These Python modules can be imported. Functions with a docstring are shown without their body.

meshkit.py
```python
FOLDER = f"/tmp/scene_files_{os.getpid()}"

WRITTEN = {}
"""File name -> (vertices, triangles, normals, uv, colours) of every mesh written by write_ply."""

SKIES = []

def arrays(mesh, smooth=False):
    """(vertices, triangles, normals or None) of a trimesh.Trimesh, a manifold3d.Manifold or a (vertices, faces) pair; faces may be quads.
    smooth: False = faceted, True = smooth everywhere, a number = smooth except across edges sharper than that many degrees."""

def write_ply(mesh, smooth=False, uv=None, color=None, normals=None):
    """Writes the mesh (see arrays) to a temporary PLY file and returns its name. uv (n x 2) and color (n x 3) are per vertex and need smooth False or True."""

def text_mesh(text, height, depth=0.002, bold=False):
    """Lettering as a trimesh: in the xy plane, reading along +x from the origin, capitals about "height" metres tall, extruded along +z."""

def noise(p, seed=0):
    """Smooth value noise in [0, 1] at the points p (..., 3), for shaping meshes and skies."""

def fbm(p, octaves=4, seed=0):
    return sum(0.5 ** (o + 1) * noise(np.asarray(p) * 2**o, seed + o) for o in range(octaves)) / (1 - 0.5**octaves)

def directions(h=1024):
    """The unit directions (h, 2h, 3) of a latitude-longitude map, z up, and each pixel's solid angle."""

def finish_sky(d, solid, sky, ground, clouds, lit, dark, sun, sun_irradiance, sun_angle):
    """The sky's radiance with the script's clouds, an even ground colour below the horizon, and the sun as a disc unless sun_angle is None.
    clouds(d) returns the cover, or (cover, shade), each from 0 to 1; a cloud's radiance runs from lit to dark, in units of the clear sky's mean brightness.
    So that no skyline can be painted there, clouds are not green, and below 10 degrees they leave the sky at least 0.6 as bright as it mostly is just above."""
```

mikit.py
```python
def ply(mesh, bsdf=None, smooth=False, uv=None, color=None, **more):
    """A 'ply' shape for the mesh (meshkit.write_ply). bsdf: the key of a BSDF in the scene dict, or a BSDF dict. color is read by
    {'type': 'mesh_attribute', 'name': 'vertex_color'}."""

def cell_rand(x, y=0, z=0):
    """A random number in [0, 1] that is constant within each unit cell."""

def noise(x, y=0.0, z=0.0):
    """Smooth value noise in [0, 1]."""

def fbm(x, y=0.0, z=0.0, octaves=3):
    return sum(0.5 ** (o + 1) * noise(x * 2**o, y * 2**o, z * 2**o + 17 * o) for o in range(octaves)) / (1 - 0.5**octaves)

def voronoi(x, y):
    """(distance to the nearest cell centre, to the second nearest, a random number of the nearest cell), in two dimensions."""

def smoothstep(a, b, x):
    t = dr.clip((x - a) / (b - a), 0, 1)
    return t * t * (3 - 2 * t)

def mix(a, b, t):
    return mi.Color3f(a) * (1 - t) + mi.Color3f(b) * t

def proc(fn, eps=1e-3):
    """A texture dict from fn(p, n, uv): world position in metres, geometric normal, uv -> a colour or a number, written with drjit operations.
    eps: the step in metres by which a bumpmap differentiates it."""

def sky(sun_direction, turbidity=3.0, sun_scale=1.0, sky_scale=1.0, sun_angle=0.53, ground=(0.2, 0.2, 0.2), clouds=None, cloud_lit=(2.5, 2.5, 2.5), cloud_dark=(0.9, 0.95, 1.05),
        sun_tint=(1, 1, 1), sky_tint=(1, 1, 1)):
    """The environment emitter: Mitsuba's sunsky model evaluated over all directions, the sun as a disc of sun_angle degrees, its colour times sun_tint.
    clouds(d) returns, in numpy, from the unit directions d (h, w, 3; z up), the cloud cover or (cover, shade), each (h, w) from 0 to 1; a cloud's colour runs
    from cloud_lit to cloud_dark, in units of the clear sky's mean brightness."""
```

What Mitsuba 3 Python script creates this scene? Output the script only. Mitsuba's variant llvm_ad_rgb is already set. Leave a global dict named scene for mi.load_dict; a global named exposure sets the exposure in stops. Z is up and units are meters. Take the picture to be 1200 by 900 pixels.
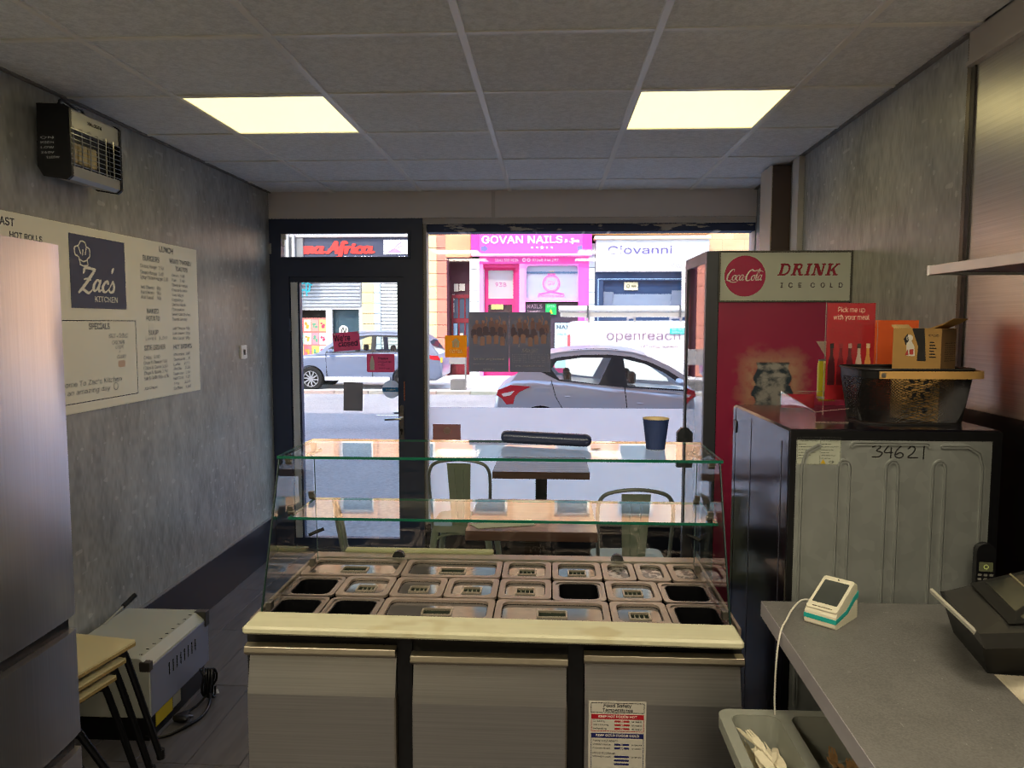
import math, random
import numpy as np, trimesh, manifold3d as m3, shapely, shapely.affinity as aff
from shapely.geometry import Polygon, LineString, Point, box as sbox
import drjit as dr
import mitsuba as mi
import mikit, meshkit
from mikit import noise, fbm, voronoi, cell_rand, smoothstep, mix, proc

random.seed(7); np.random.seed(7)
T = mi.ScalarTransform4f
scene, labels = {}, {}
PI = math.pi

# ------------------------------------------------------------------ camera, sky, sun, exposure
CAM = (0.0, 0.0, 1.62)
_yaw, _pitch, _roll = -0.0503, -0.0807, 0.0014
_f = np.array([math.sin(_yaw)*math.cos(_pitch), math.cos(_yaw)*math.cos(_pitch), math.sin(_pitch)])
_r = np.array([math.cos(_yaw), -math.sin(_yaw), 0.0]); _u = np.cross(_r, _f)
_up = -math.sin(_roll)*_r + math.cos(_roll)*_u
scene['camera'] = {'type': 'perspective', 'fov': math.degrees(2*math.atan(600/886.0)), 'fov_axis': 'x', 'near_clip': 0.05, 'far_clip': 400.0,
                   'to_world': T().look_at(origin=list(CAM), target=[float(c) for c in np.array(CAM)+_f], up=[float(c) for c in _up])}
SUN_DIR = (-0.22, -0.585, 0.80)
scene['sky'] = mikit.sky(SUN_DIR, turbidity=3.0, sun_scale=2.8, sky_scale=30, ground=(0.25, 0.25, 0.25), sky_tint=(1.20, 1.02, 0.84))
exposure = 0.0
PANEL = (2.0, 1.65, 0.68)          # radiance of the two panels in view
KITCHEN = (17.000, 14.960, 11.220)      # the panels of the same ceiling over the kitchen, behind the camera

# ------------------------------------------------------------------ materials
def S(r, g, b):
    return [float(((c/255+0.055)/1.055)**2.4 if c > 10 else c/255/12.92) for c in (r, g, b)]
def rgb(c): return {'type': 'rgb', 'value': [float(x) for x in c]}
_mats = {}
def M(c, rough=0.5, metal=0.0, **kw):
    key = ('m', tuple(round(x, 4) for x in c), rough, metal, tuple(sorted(kw.items())))
    if key not in _mats:
        name = f'material_{len(_mats)}'
        _mats[key] = name
        scene[name] = {'type': 'twosided', 'bsdf': {'type': 'principled', 'base_color': rgb(c), 'roughness': float(rough), 'metallic': float(metal), **{k: float(v) for k, v in kw.items()}}}
    return _mats[key]
def MS(r, g, b, rough=0.5, metal=0.0, **kw): return M(S(r, g, b), rough, metal, **kw)
def MP(name, fn, rough=0.5, metal=0.0, bump=None, bump_eps=1e-3, **kw):
    b = {'type': 'principled', 'base_color': proc(fn), 'roughness': float(rough) if not callable(rough) else proc(rough), 'metallic': float(metal), **{k: float(v) for k, v in kw.items()}}
    if bump is not None:
        b = {'type': 'bumpmap', 'arbitrary': proc(bump, eps=bump_eps), 'scale': 1.0, 'bsdf': b}
    scene[name] = {'type': 'twosided', 'bsdf': b}
    return name

scene['clear_glass'] = {'type': 'thindielectric', 'int_ior': 1.5}
scene['tinted_glass'] = {'type': 'thindielectric', 'int_ior': 1.5, 'specular_transmittance': rgb((0.86, 0.93, 0.90))}
scene['shelf_glass'] = {'type': 'thindielectric', 'int_ior': 1.52, 'specular_transmittance': rgb((0.90, 0.96, 0.94))}
scene['frosted_film_material'] = {'type': 'principledthin', 'base_color': rgb((0.84, 0.83, 0.88)), 'roughness': 0.6, 'diff_trans': 1.5}
GLASS, TINT, SHELFGLASS = 'clear_glass', 'tinted_glass', 'shelf_glass'

def _concrete(p, n, uv):
    a = fbm(p.x*3+11, p.y*3, p.z*2.2, 4); b = fbm(p.x*26, p.y*26+5, p.z*7, 3); c = noise(p.x*90, p.y*90, p.z*30)
    t = dr.clip(0.50*a + 0.38*b + 0.20*c, 0, 1)
    col = mix((0.195, 0.200, 0.190), (0.395, 0.400, 0.380), smoothstep(0.20, 0.85, t))
    spot = smoothstep(0.83, 0.90, noise(p.x*31+3, p.y*31, p.z*31))
    return mix(col, (0.56, 0.56, 0.54), 0.35*spot)
MP('concrete_laminate', _concrete, rough=0.36, specular=0.5)
def _tile(p, n, uv):
    a = noise(p.x*210, p.y*210); b = fbm(p.x*60, p.y*55, 2.0, 3); c = cell_rand(dr.floor((p.x+1.475)/0.6)+40, dr.floor((p.y-1.78)/0.6)+40)
    v = 0.20*a + 0.35*b + 0.12*c
    return mix((0.66, 0.655, 0.65), (0.84, 0.835, 0.83), smoothstep(0.1, 0.55, v))
MP('ceiling_tile_material', _tile, rough=0.9, specular=0.1)
def _floor(p, n, uv):
    i, j = dr.floor((p.x+1.93)/0.2), dr.floor((p.y+2.2)/0.6)
    r = cell_rand(i+50, j+50, 3)
    g = fbm(p.x*22+9*r, p.y*3.2+31*r, 1.0, 4); h = noise(p.x*130, p.y*15)
    return mix((0.070, 0.066, 0.074), (0.165, 0.155, 0.162), dr.clip(0.15+0.75*g*0.8+0.2*h+0.25*(r-0.5), 0, 1))
MP('floor_tile_material', _floor, rough=0.42, specular=0.4)
def _steel(p, n, uv):
    s = fbm(p.x*3, p.y*3, p.z*240, 2)*0.5 + 0.5*noise(p.x*6, p.y*6, p.z*520)
    return mix((0.42, 0.41, 0.39), (0.60, 0.585, 0.56), s)
MP('brushed_steel', _steel, rough=0.30, metal=0.92)
def _steelv(p, n, uv):
    s = fbm(p.y*240, p.z*2.5, p.x*240, 2)*0.6 + 0.4*noise(p.y*500+p.x*300, p.z*7)
    return mix((0.56, 0.56, 0.60), (0.66, 0.655, 0.69), s)
MP('brushed_steel_upright', _steelv, rough=0.27, metal=0.92)
def _worktop(p, n, uv):
    a = noise(p.x*330, p.y*330, p.z*330); b = fbm(p.x*14, p.y*14, 1.0, 3)
    c = mix((0.10, 0.096, 0.088), (0.165, 0.158, 0.145), dr.clip(0.55*b+0.45*a, 0, 1))
    return mix(c, (0.35, 0.34, 0.31), 0.5*smoothstep(0.965, 0.985, noise(p.x*110, p.y*110, 4.0)))
MP('worktop_laminate', _worktop, rough=0.40, specular=0.5)
def _galv(p, n, uv):
    d1, d2, r = voronoi(p.x*38, p.z*38)
    a = fbm(p.x*5, p.z*5, 3.0, 3)
    return mix((0.27, 0.285, 0.265), (0.40, 0.415, 0.385), dr.clip(0.6*r*0.5+0.7*a, 0, 1))
MP('galvanised_steel', _galv, rough=0.42, metal=0.55)
def _board(p, n, uv):
    a = fbm(p.x*3, p.y*14, 2.0, 4); b = noise(p.x*9, p.y*120)
    c = mix((0.60, 0.57, 0.36), (0.72, 0.69, 0.47), dr.clip(0.75*a+0.25*b, 0, 1))
    return mix(c, (0.46, 0.38, 0.17), 0.5*smoothstep(0.66, 0.80, fbm(p.x*7+2, p.y*9, 7.0, 3)))
MP('cutting_board_material', _board, rough=0.45)
def _asphalt(p, n, uv):
    a = noise(p.x*40, p.y*40); b = fbm(p.x*0.9, p.y*0.9, 1.0, 4)
    return mix((0.15, 0.15, 0.165), (0.29, 0.29, 0.31), dr.clip(0.5*a+0.6*b, 0, 1))
MP('asphalt', _asphalt, rough=0.85)
def _paving(p, n, uv):
    a = noise(p.x*30, p.y*30); b = fbm(p.x*0.8, p.y*0.8, 3.0, 4)
    return mix((0.40, 0.385, 0.36), (0.56, 0.545, 0.51), dr.clip(0.4*a+0.6*b, 0, 1))
MP('paving_material', _paving, rough=0.9)
def _ashlar(p, n, uv):
    row = dr.floor(p.z/0.34); off = 0.35*(row-2*dr.floor(row/2)); u = (p.x+off)/0.72
    fx, fz = u-dr.floor(u), p.z/0.34-row
    joint = dr.maximum(1-smoothstep(0.0, 0.025, dr.minimum(fx, 1-fx)), 1-smoothstep(0.0, 0.05, dr.minimum(fz, 1-fz)))
    r = cell_rand(dr.floor(u)+60, row+60)
    a = fbm(p.x*2, p.z*9, 1.0, 3)
    c = mix((0.60, 0.33, 0.175), (0.80, 0.50, 0.29), dr.clip(0.5*r+0.5*a, 0, 1))
    return mix(c, (0.45, 0.26, 0.15), 0.55*joint)
MP('sandstone_ashlar', _ashlar, rough=0.85)
def _oak(p, n, uv):
    a = fbm(p.x*5, p.y*40, p.z*40, 3)
    return mix((0.10, 0.045, 0.03), (0.17, 0.085, 0.06), a)
MP('table_wood', _oak, rough=0.16, specular=0.9, clearcoat=1.0, clearcoat_gloss=0.9)

def thin(r, g, b, tr=0.6):
    key = ('thin', r, g, b, tr)
    if key not in _mats:
        _mats[key] = f'material_{len(_mats)}'
        scene[_mats[key]] = {'type': 'principledthin', 'base_color': rgb(S(r, g, b)), 'roughness': 0.6, 'diff_trans': float(tr)}
    return _mats[key]

# ------------------------------------------------------------------ mesh helpers
def bx(x0, x1, y0, y1, z0, z1, b=0.0):
    if b <= 0:
        m = trimesh.creation.box((x1-x0, y1-y0, z1-z0)); m.apply_translation(((x0+x1)/2, (y0+y1)/2, (z0+z1)/2)); return m
    pts = []
    for sx in (0, 1):
        for sy in (0, 1):
            for sz in (0, 1):
                p = np.array([(x0, x1)[sx], (y0, y1)[sy], (z0, z1)[sz]], float); d = np.array([1-2*sx, 1-2*sy, 1-2*sz])*b
                pts += [p+d*(0, 1, 1), p+d*(1, 0, 1), p+d*(1, 1, 0)]
    return trimesh.convex.convex_hull(np.array(pts))
def cat(*ms):
    l = []
    for m in ms: l += list(m) if isinstance(m, (list, tuple)) else [m]
    return trimesh.util.concatenate(l)
def from_m(mf):
    q = mf.to_mesh(); return trimesh.Trimesh(np.array(q.vert_properties[:, :3]), np.array(q.tri_verts), process=False)
def to_m(t):
    t = t.copy(); t.merge_vertices()
    return m3.Manifold(m3.Mesh(vert_properties=np.asarray(t.vertices, np.float32), tri_verts=np.asarray(t.faces, np.uint32)))
def hull_spheres(pts, n=8):
    return from_m(m3.Manifold.batch_hull([m3.Manifold.sphere(r, n).translate([float(c) for c in p]) for p, r in pts]))
def cyl(p, q, r, n=14, r2=None):
    p, q = np.array(p, float), np.array(q, float); d = q-p; L = np.linalg.norm(d)
    m = trimesh.creation.revolve(np.array([[0, 0], [r, 0], [r if r2 is None else r2, L], [0, L]]), sections=n)
    m.apply_transform(trimesh.geometry.align_vectors([0, 0, 1], d/L)); m.apply_translation(p); return m
def spline(pts, n=8, closed=False):
    P = [np.array(p, float) for p in pts]
    P = [P[-1]]+P+[P[0], P[1]] if closed else [2*P[0]-P[1]]+P+[2*P[-1]-P[-2]]
    out = []
    for i in range(1, len(P)-2):
        for t in np.linspace(0, 1, n, endpoint=False):
            a, b, c, d = P[i-1], P[i], P[i+1], P[i+2]
            out.append(0.5*(2*b+(c-a)*t+(2*a-5*b+4*c-d)*t*t+(3*b-a-3*c+d)*t**3))
    if not closed: out.append(P[-2])
    return np.array(out)
def tube(pts, r, n=8, closed=False):
    P = np.asarray(pts, float); N = len(P); rr = np.broadcast_to(r, N)
    tan = np.roll(P, -1, 0)-np.roll(P, 1, 0) if closed else np.gradient(P, axis=0)
    tan /= np.linalg.norm(tan, axis=1, keepdims=True)+1e-12
    a = np.array([0, 0, 1.0]) if abs(tan[0][2]) < 0.9 else np.array([1.0, 0, 0])
    v, ang = [], np.arange(n)*2*PI/n
    for i in range(N):
        a = a-tan[i]*(a@tan[i]); a /= np.linalg.norm(a); b = np.cross(tan[i], a)
        v.append(P[i]+rr[i]*(np.cos(ang)[:, None]*a+np.sin(ang)[:, None]*b))
    f = []
    for i in range(N if closed else N-1):
        j = (i+1) % N
        for k in range(n):
            l = (k+1) % n; f += [[i*n+k, i*n+l, j*n+l], [i*n+k, j*n+l, j*n+k]]
    v = np.vstack(v)
    if not closed:
        c0, c1 = len(v), len(v)+1; v = np.vstack([v, P[:1], P[-1:]])
        for k in range(n):
            l = (k+1) % n; f += [[c0, l, k], [c1, (N-1)*n+k, (N-1)*n+l]]
    return trimesh.Trimesh(v, f, process=False)
def lathe(prof, n=28): return trimesh.creation.revolve(np.array(prof, float), sections=n)
def prism(poly, h, z=0.0):
    gs = getattr(poly, 'geoms', [poly])
    m = trimesh.util.concatenate([trimesh.creation.extrude_polygon(g, h, engine='earcut') for g in gs if not g.is_empty])
    m.apply_translation((0, 0, z)); return m
def rrect(x0, x1, y0, y1, r, q=4): return sbox(x0+r, y0+r, x1-r, y1-r).buffer(r, quad_segs=q)
def at(mesh, o, ex, ey, ez=None):
    ex, ey = np.array(ex, float), np.array(ey, float); ez = np.cross(ex, ey) if ez is None else np.array(ez, float)
    Mx = np.eye(4); Mx[:3, 0], Mx[:3, 1], Mx[:3, 2], Mx[:3, 3] = ex, ey, ez, o
    m = mesh.copy(); m.apply_transform(Mx); return m
def wall_y(mesh, y): return at(mesh, (0, y, 0), (1, 0, 0), (0, 0, 1))      # local (x, z) drawn on a plane that faces -y
def wall_l(mesh, x): return at(mesh, (x, 0, 0), (0, 1, 0), (0, 0, 1))      # local (y, z) drawn on a plane that faces +x
def move(mesh, x=0, y=0, z=0, rz=0.0):
    m = mesh.copy()
    if rz: m.apply_transform(trimesh.transformations.rotation_matrix(rz, [0, 0, 1]))
    m.apply_translation((x, y, z)); return m
_tx = {}
def txt(s, x, y, h, w=None, bold=False, slant=0.0, align='l', depth=0.0006, z=0.0):
    k = (s, bold)
    if k not in _tx: _tx[k] = meshkit.text_mesh(s, 1.0, 1.0, bold)
    m = _tx[k].copy(); v = m.vertices
    x0, x1 = v[:, 0].min(), v[:, 0].max()
    sx = w/(x1-x0) if w else h
    v = np.column_stack([(v[:, 0]-x0)*sx+slant*v[:, 1]*h, v[:, 1]*h, v[:, 2]*depth+z])
    W = (x1-x0)*sx
    v[:, 0] += x-{'l': 0, 'c': W/2, 'r': W}[align]; v[:, 1] += y
    m.vertices = v; return m
def flat(poly, z=0.0, d=0.0006): return prism(poly, d, z)
def stroke(pts, w, n=6): return LineString(spline(pts, n)).buffer(w/2, quad_segs=3)
def sheet_poly(poly):
    v, f = trimesh.creation.triangulate_polygon(poly, engine='earcut'); return trimesh.Trimesh(np.column_stack([v, np.zeros(len(v))]), f, process=False)
def outline(x0, x1, y0, y1, w, r=0.0):
    o = rrect(x0, x1, y0, y1, r) if r else sbox(x0, y0, x1, y1)
    return o.difference(o.buffer(-w))
# cursive letters, hand drawn as strokes in a box one x-height tall
CUR = {'a': ([[(.62, .85), (.3, 1), (.05, .6), (.15, .1), (.45, .1), (.66, .5)], [(.68, .95), (.6, .4), (.68, .05), (.95, .15)]], .85),
       'c': ([[(.6, .8), (.4, 1), (.1, .7), (.1, .25), (.35, 0), (.75, .2)]], .68),
       'o': ([[(.4, 1), (.1, .7), (.1, .25), (.35, 0), (.62, .3), (.6, .75), (.4, 1), (.55, .85), (.85, .9)]], .78),
       's': ([[(.05, .1), (.45, .95), (.55, .4), (.3, .0), (.05, .1)], [(.4, .9), (.62, .3)]], .65),
       'l': ([[(.0, .2), (.35, 1.2), (.35, 1.9), (.2, 1.6), (.15, .5), (.3, .02), (.55, .15)]], .5),
       'm': ([[(.0, .9), (.12, .8), (.1, 0)], [(.1, .5), (.3, .98), (.42, .8), (.42, 0)], [(.42, .5), (.62, .98), (.75, .8), (.74, .15), (.95, .1)]], 1.0),
       'f': ([[(.55, 1.6), (.4, 1.8), (.25, 1.5), (.22, 0), (.15, -.6), (-.05, -.75)], [(0, .85), (.55, .9)]], .55),
       'r': ([[(.05, .95), (.15, .8), (.12, 0)], [(.12, .55), (.3, .95), (.55, .9)]], .58),
       'i': ([[(.05, .9), (.15, .8), (.13, .15), (.3, .05)], [(.14, 1.3), (.16, 1.34)]], .38),
       'p': ([[(.05, .95), (.1, .8), (.05, -.7)], [(.1, .6), (.35, 1), (.6, .6), (.45, .1), (.1, .2)]], .72),
       "'": ([[(.12, 1.9), (.05, 1.5)]], .25), '-': ([[(0, .45), (.4, .5)]], .5), ' ': ([], .45),
       'A': ([[(-.05, 0), (.3, .8), (.55, 1.8)], [(.55, 1.8), (.68, .8), (.8, 0)], [(.15, .6), (.72, .65)]], .95),
       'M': ([[(.0, 0), (.15, .9), (.25, 1.8)], [(.25, 1.8), (.5, .5)], [(.5, .5), (.85, 1.8)], [(.85, 1.8), (.9, .9), (.95, 0)]], 1.1),
       'Z': ([[(.0, 1.55), (.15, 1.85), (.75, 1.8), (.85, 1.75), (.55, 1.1), (.1, .2), (-.15, -.1)], [(.15, .95), (.7, 1.0)], [(-.15, -.1), (.2, .15), (.55, -.1), (.85, .1)]], 1.0),
       'C': ([[(.95, 1.5), (.75, 1.85), (.3, 1.4), (.1, .6), (.3, .05), (.75, .1), (1.0, .4)]], .95),
       'S': ([[(.7, 1.5), (.5, 1.8), (.2, 1.5), (.5, .9), (.55, .3), (.2, 0), (-.05, .3)]], .75),
       '&': ([[(.6, .1), (.1, .9), (.3, 1.2), (.4, .9), (.05, .35), (.25, 0), (.65, .6)]], .8)}
def cursive(s, x, y, h, w, slant=0.25, width=None):
    gs, cx = [], 0.0
    for ch in s:
        st, adv = CUR[ch]
        for p in st:
            q = [(a+cx+slant*b*0.6, b) for a, b in p]
            gs.append(stroke(q, w/h, 6))
        cx += adv
    g = shapely.union_all(gs)
    x0, _, x1, _ = g.bounds
    sx = (width/(x1-x0)) if width else h
    return aff.translate(aff.scale(aff.translate(g, -x0, 0), sx, h, origin=(0, 0)), x, y)

def widen(pts, w):
    """a stroke whose width swells along the way: w is a list of widths at the points"""
    P = spline([(a, b, 0) for a, b in pts], 7)[:, :2]; ws = np.interp(np.linspace(0, 1, len(P)), np.linspace(0, 1, len(w)), w)
    return shapely.union_all([LineString([P[i], P[i+1]]).buffer((ws[i]+ws[i+1])/4, quad_segs=2) for i in range(len(P)-1)])
def coca():
    """the flowing drink script, about 7 wide and 2 tall"""
    L = []
    def C(x):
        L.append(widen([(x+1.05, 1.45), (x+.95, 1.75), (x+.65, 1.72), (x+.25, 1.2), (x+.08, .55), (x+.25, .05), (x+.65, .02), (x+1.0, .35)], [.07, .10, .16, .24, .26, .18, .10, .07]))
    def o(x): L.append(widen([(x+.42, .88), (x+.18, .75), (x+.05, .38), (x+.18, .06), (x+.42, .08), (x+.58, .45), (x+.42, .88), (x+.62, .78), (x+.8, .85)], [.08, .14, .18, .12, .10, .14, .09, .06, .05]))
    def c(x): L.append(widen([(x+.52, .70), (x+.42, .88), (x+.20, .78), (x+.05, .40), (x+.18, .06), (x+.42, .06), (x+.66, .35)], [.10, .10, .13, .19, .13, .08, .05]))
    def a(x):
        L.append(widen([(x+.55, .78), (x+.30, .90), (x+.06, .42), (x+.18, .05), (x+.40, .18), (x+.60, .70)], [.09, .10, .18, .13, .08, .07])); L.append(widen([(x+.62, .88), (x+.54, .30), (x+.64, .05), (x+.88, .25)], [.10, .15, .11, .05]))
    def l(x): L.append(widen([(x+.0, .3), (x+.36, 1.1), (x+.46, 1.75), (x+.32, 1.80), (x+.14, 1.1), (x+.12, .30), (x+.26, .03), (x+.5, .25)], [.05, .06, .08, .10, .15, .16, .11, .05]))
    C(0); o(.92); c(1.62); a(2.18)
    L.append(widen([(2.98, .52), (3.28, .58)], [.09, .09]))
    C(3.25); o(4.2); l(4.92); a(5.3)
    L.append(widen([(.55, -.02), (.9, -.22), (1.5, -.25), (2.0, -.12)], [.10, .16, .14, .03]))
    L.append(widen([(4.05, 1.65), (4.5, 1.50), (4.95, 1.62), (5.6, 1.55), (6.05, 1.35)], [.12, .13, .10, .12, .04]))
    return aff.skew(shapely.union_all(L), xs=14, origin=(0, 0))
def zacs():
    """a heavy brush script Zac's, about 4.3 wide and 2 tall"""
    L = [widen([(.05, 1.42), (.12, 1.80), (.45, 1.84), (.95, 1.78), (1.08, 1.72), (.75, 1.15), (.25, .42), (-.18, -.12)], [.16, .22, .22, .20, .22, .26, .26, .20]),
         widen([(-.18, -.10), (.12, .14), (.45, -.02), (.75, -.14), (1.05, .12)], [.18, .22, .24, .20, .08]),
         widen([(.18, .92), (.45, .98), (.80, .90)], [.12, .16, .12]),
         widen([(1.72, .80), (1.45, .94), (1.16, .48), (1.26, .08), (1.48, .16), (1.74, .66)], [.14, .18, .24, .20, .14, .12]), widen([(1.80, .92), (1.68, .34), (1.80, .04), (2.08, .24)], [.18, .24, .18, .08]),
         widen([(2.62, .70), (2.50, .92), (2.24, .74), (2.10, .36), (2.26, .03), (2.52, .06), (2.85, .40)], [.18, .18, .20, .26, .20, .14, .08]),
         widen([(2.98, 1.98), (2.90, 1.62)], [.24, .12]),
         widen([(2.72, .18), (3.10, .95)], [.08, .14]), widen([(3.10, .95), (3.28, .50), (3.22, .10), (2.92, .02), (2.80, .18)], [.14, .22, .24, .16, .14])]
    return aff.skew(shapely.union_all(L), xs=10, origin=(0, 0))
def drink():
    """slab serif italic DRINK, cap height 1"""
    out = []
    st = lambda x, w=.26: sbox(x, 0, x+w, 1)
    sf = lambda x0, x1: [sbox(x0, 0, x1, .12), sbox(x0, .88, x1, 1)]
    D = shapely.union_all([st(.12), *sf(0, .6), Point(.55, .5).buffer(.5).intersection(sbox(.5, 0, 1.2, 1)).difference(Point(.52, .5).buffer(.36)), sbox(.38, .86, .6, 1), sbox(.38, 0, .6, .14)])
    R = shapely.union_all([st(.12), sbox(0, 0, .5, .12), sbox(0, .88, .7, 1), Point(.62, .73).buffer(.27).difference(Point(.58, .73).buffer(.14)).intersection(sbox(.38, .4, 1, 1.1)), sbox(.36, .46, .66, .58), Polygon([(.50, .5), (.76, .5), (1.02, .0), (.76, 0)]), sbox(.74, 0, 1.14, .12)])
    I = shapely.union_all([st(.12), *sf(0, .5)])
    N = shapely.union_all([st(.12, .16), st(.86, .16), Polygon([(.06, 1), (.40, 1), (1.02, 0), (.70, 0)]), sbox(0, 0, .40, .12), sbox(0, .88, .36, 1), sbox(.74, .88, 1.14, 1)])
    K = shapely.union_all([st(.12), *sf(0, .5), Polygon([(.34, .42), (.80, .94), (1.02, .94), (.50, .36)]), Polygon([(.46, .56), (.66, .66), (1.06, .06), (.78, .06)]), sbox(.72, .88, 1.12, 1), sbox(.72, 0, 1.16, .12)])
    x = 0
    for g, w in ((D, 1.24), (R, 1.26), (I, .66), (N, 1.30), (K, 1.2)): out.append(aff.translate(g, x, 0)); x += w
    return aff.skew(shapely.union_all(out), xs=16, origin=(0, 0))
def fit(g, x0, y0, w, h=None):
    """scaled so that it stands at x0, y0 with the given width (and height)"""
    a, b, c, d = g.bounds; sx = w/(c-a); sy = h/(d-b) if h else sx
    return aff.translate(aff.scale(aff.translate(g, -a, -b), sx, sy, origin=(0, 0)), x0, y0)

# ------------------------------------------------------------------ naming and registering
_used = {}
def numbered(base):
    n = _used.get(base, 0); _used[base] = n+1
    return base if n == 0 else f'{base}_{n:03d}'
def put(key, mesh, m, smooth=30, **more):
    scene[key] = mikit.ply(mesh, m, smooth=smooth, **more)
def thing(base, label, cat_, group=None):
    k = numbered(base); labels[k] = {'label': label, 'category': cat_}
    if group: labels[k]['group'] = group
    return k
def part(t, name, mesh, m, smooth=30, label=None, kind=None, **more):
    k = numbered(t+'__'+name); put(k, mesh, m, smooth, **more)
    if label or kind: labels[k] = {a: b for a, b in (('label', label), ('kind', kind)) if b}
    return k
def solo(base, mesh, m, label, cat_, group=None, smooth=30):
    k = thing(base, label, cat_, group); put(k, mesh, m, smooth); return k
def struct(name, mesh, m, label, smooth=30):
    labels[name] = {'label': label, 'kind': 'structure'}
    if mesh is not None: put(name, mesh, m, smooth)
    return name

# ================================================================== THE ROOM
XL, YF, YB, ZC = -1.93, 5.20, -2.20, 2.50
def xr(y): return 1.222+0.0268*y                       # the right wall runs slightly askew
NAVY = MS(46, 56, 84, 0.4); BASEB = MS(34, 36, 46, 0.35); BLACK = MS(14, 14, 16, 0.35); CHROME = MS(200, 200, 200, 0.18, 1.0)
CREAMP = MS(168, 160, 150, 0.6); WHITE = MS(228, 226, 220, 0.45); GREYP = MS(120, 122, 124, 0.4)

struct('floor', bx(XL-.1, 1.5, YB-.1, YF+.15, -0.14, -0.006), MS(40, 38, 40, .8), 'dark grey wood-look floor tiles of the shop')
for i in range(17):
    for j in range(13):
        x0, y0 = XL+0.2*i, YB+0.6*j
        x1, y1 = min(x0+.2, xr(y0)-.002), min(y0+.6, YF-0.05)
        if x1-x0 > .02 and y1-y0 > .02:
            dz = random.uniform(-.0006, .0)
            put(numbered('floor__tile'), bx(x0+.0012, x1-.0012, y0+.0012, y1-.0012, -.008, dz, 0.0015), 'floor_tile_material', False)

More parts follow.
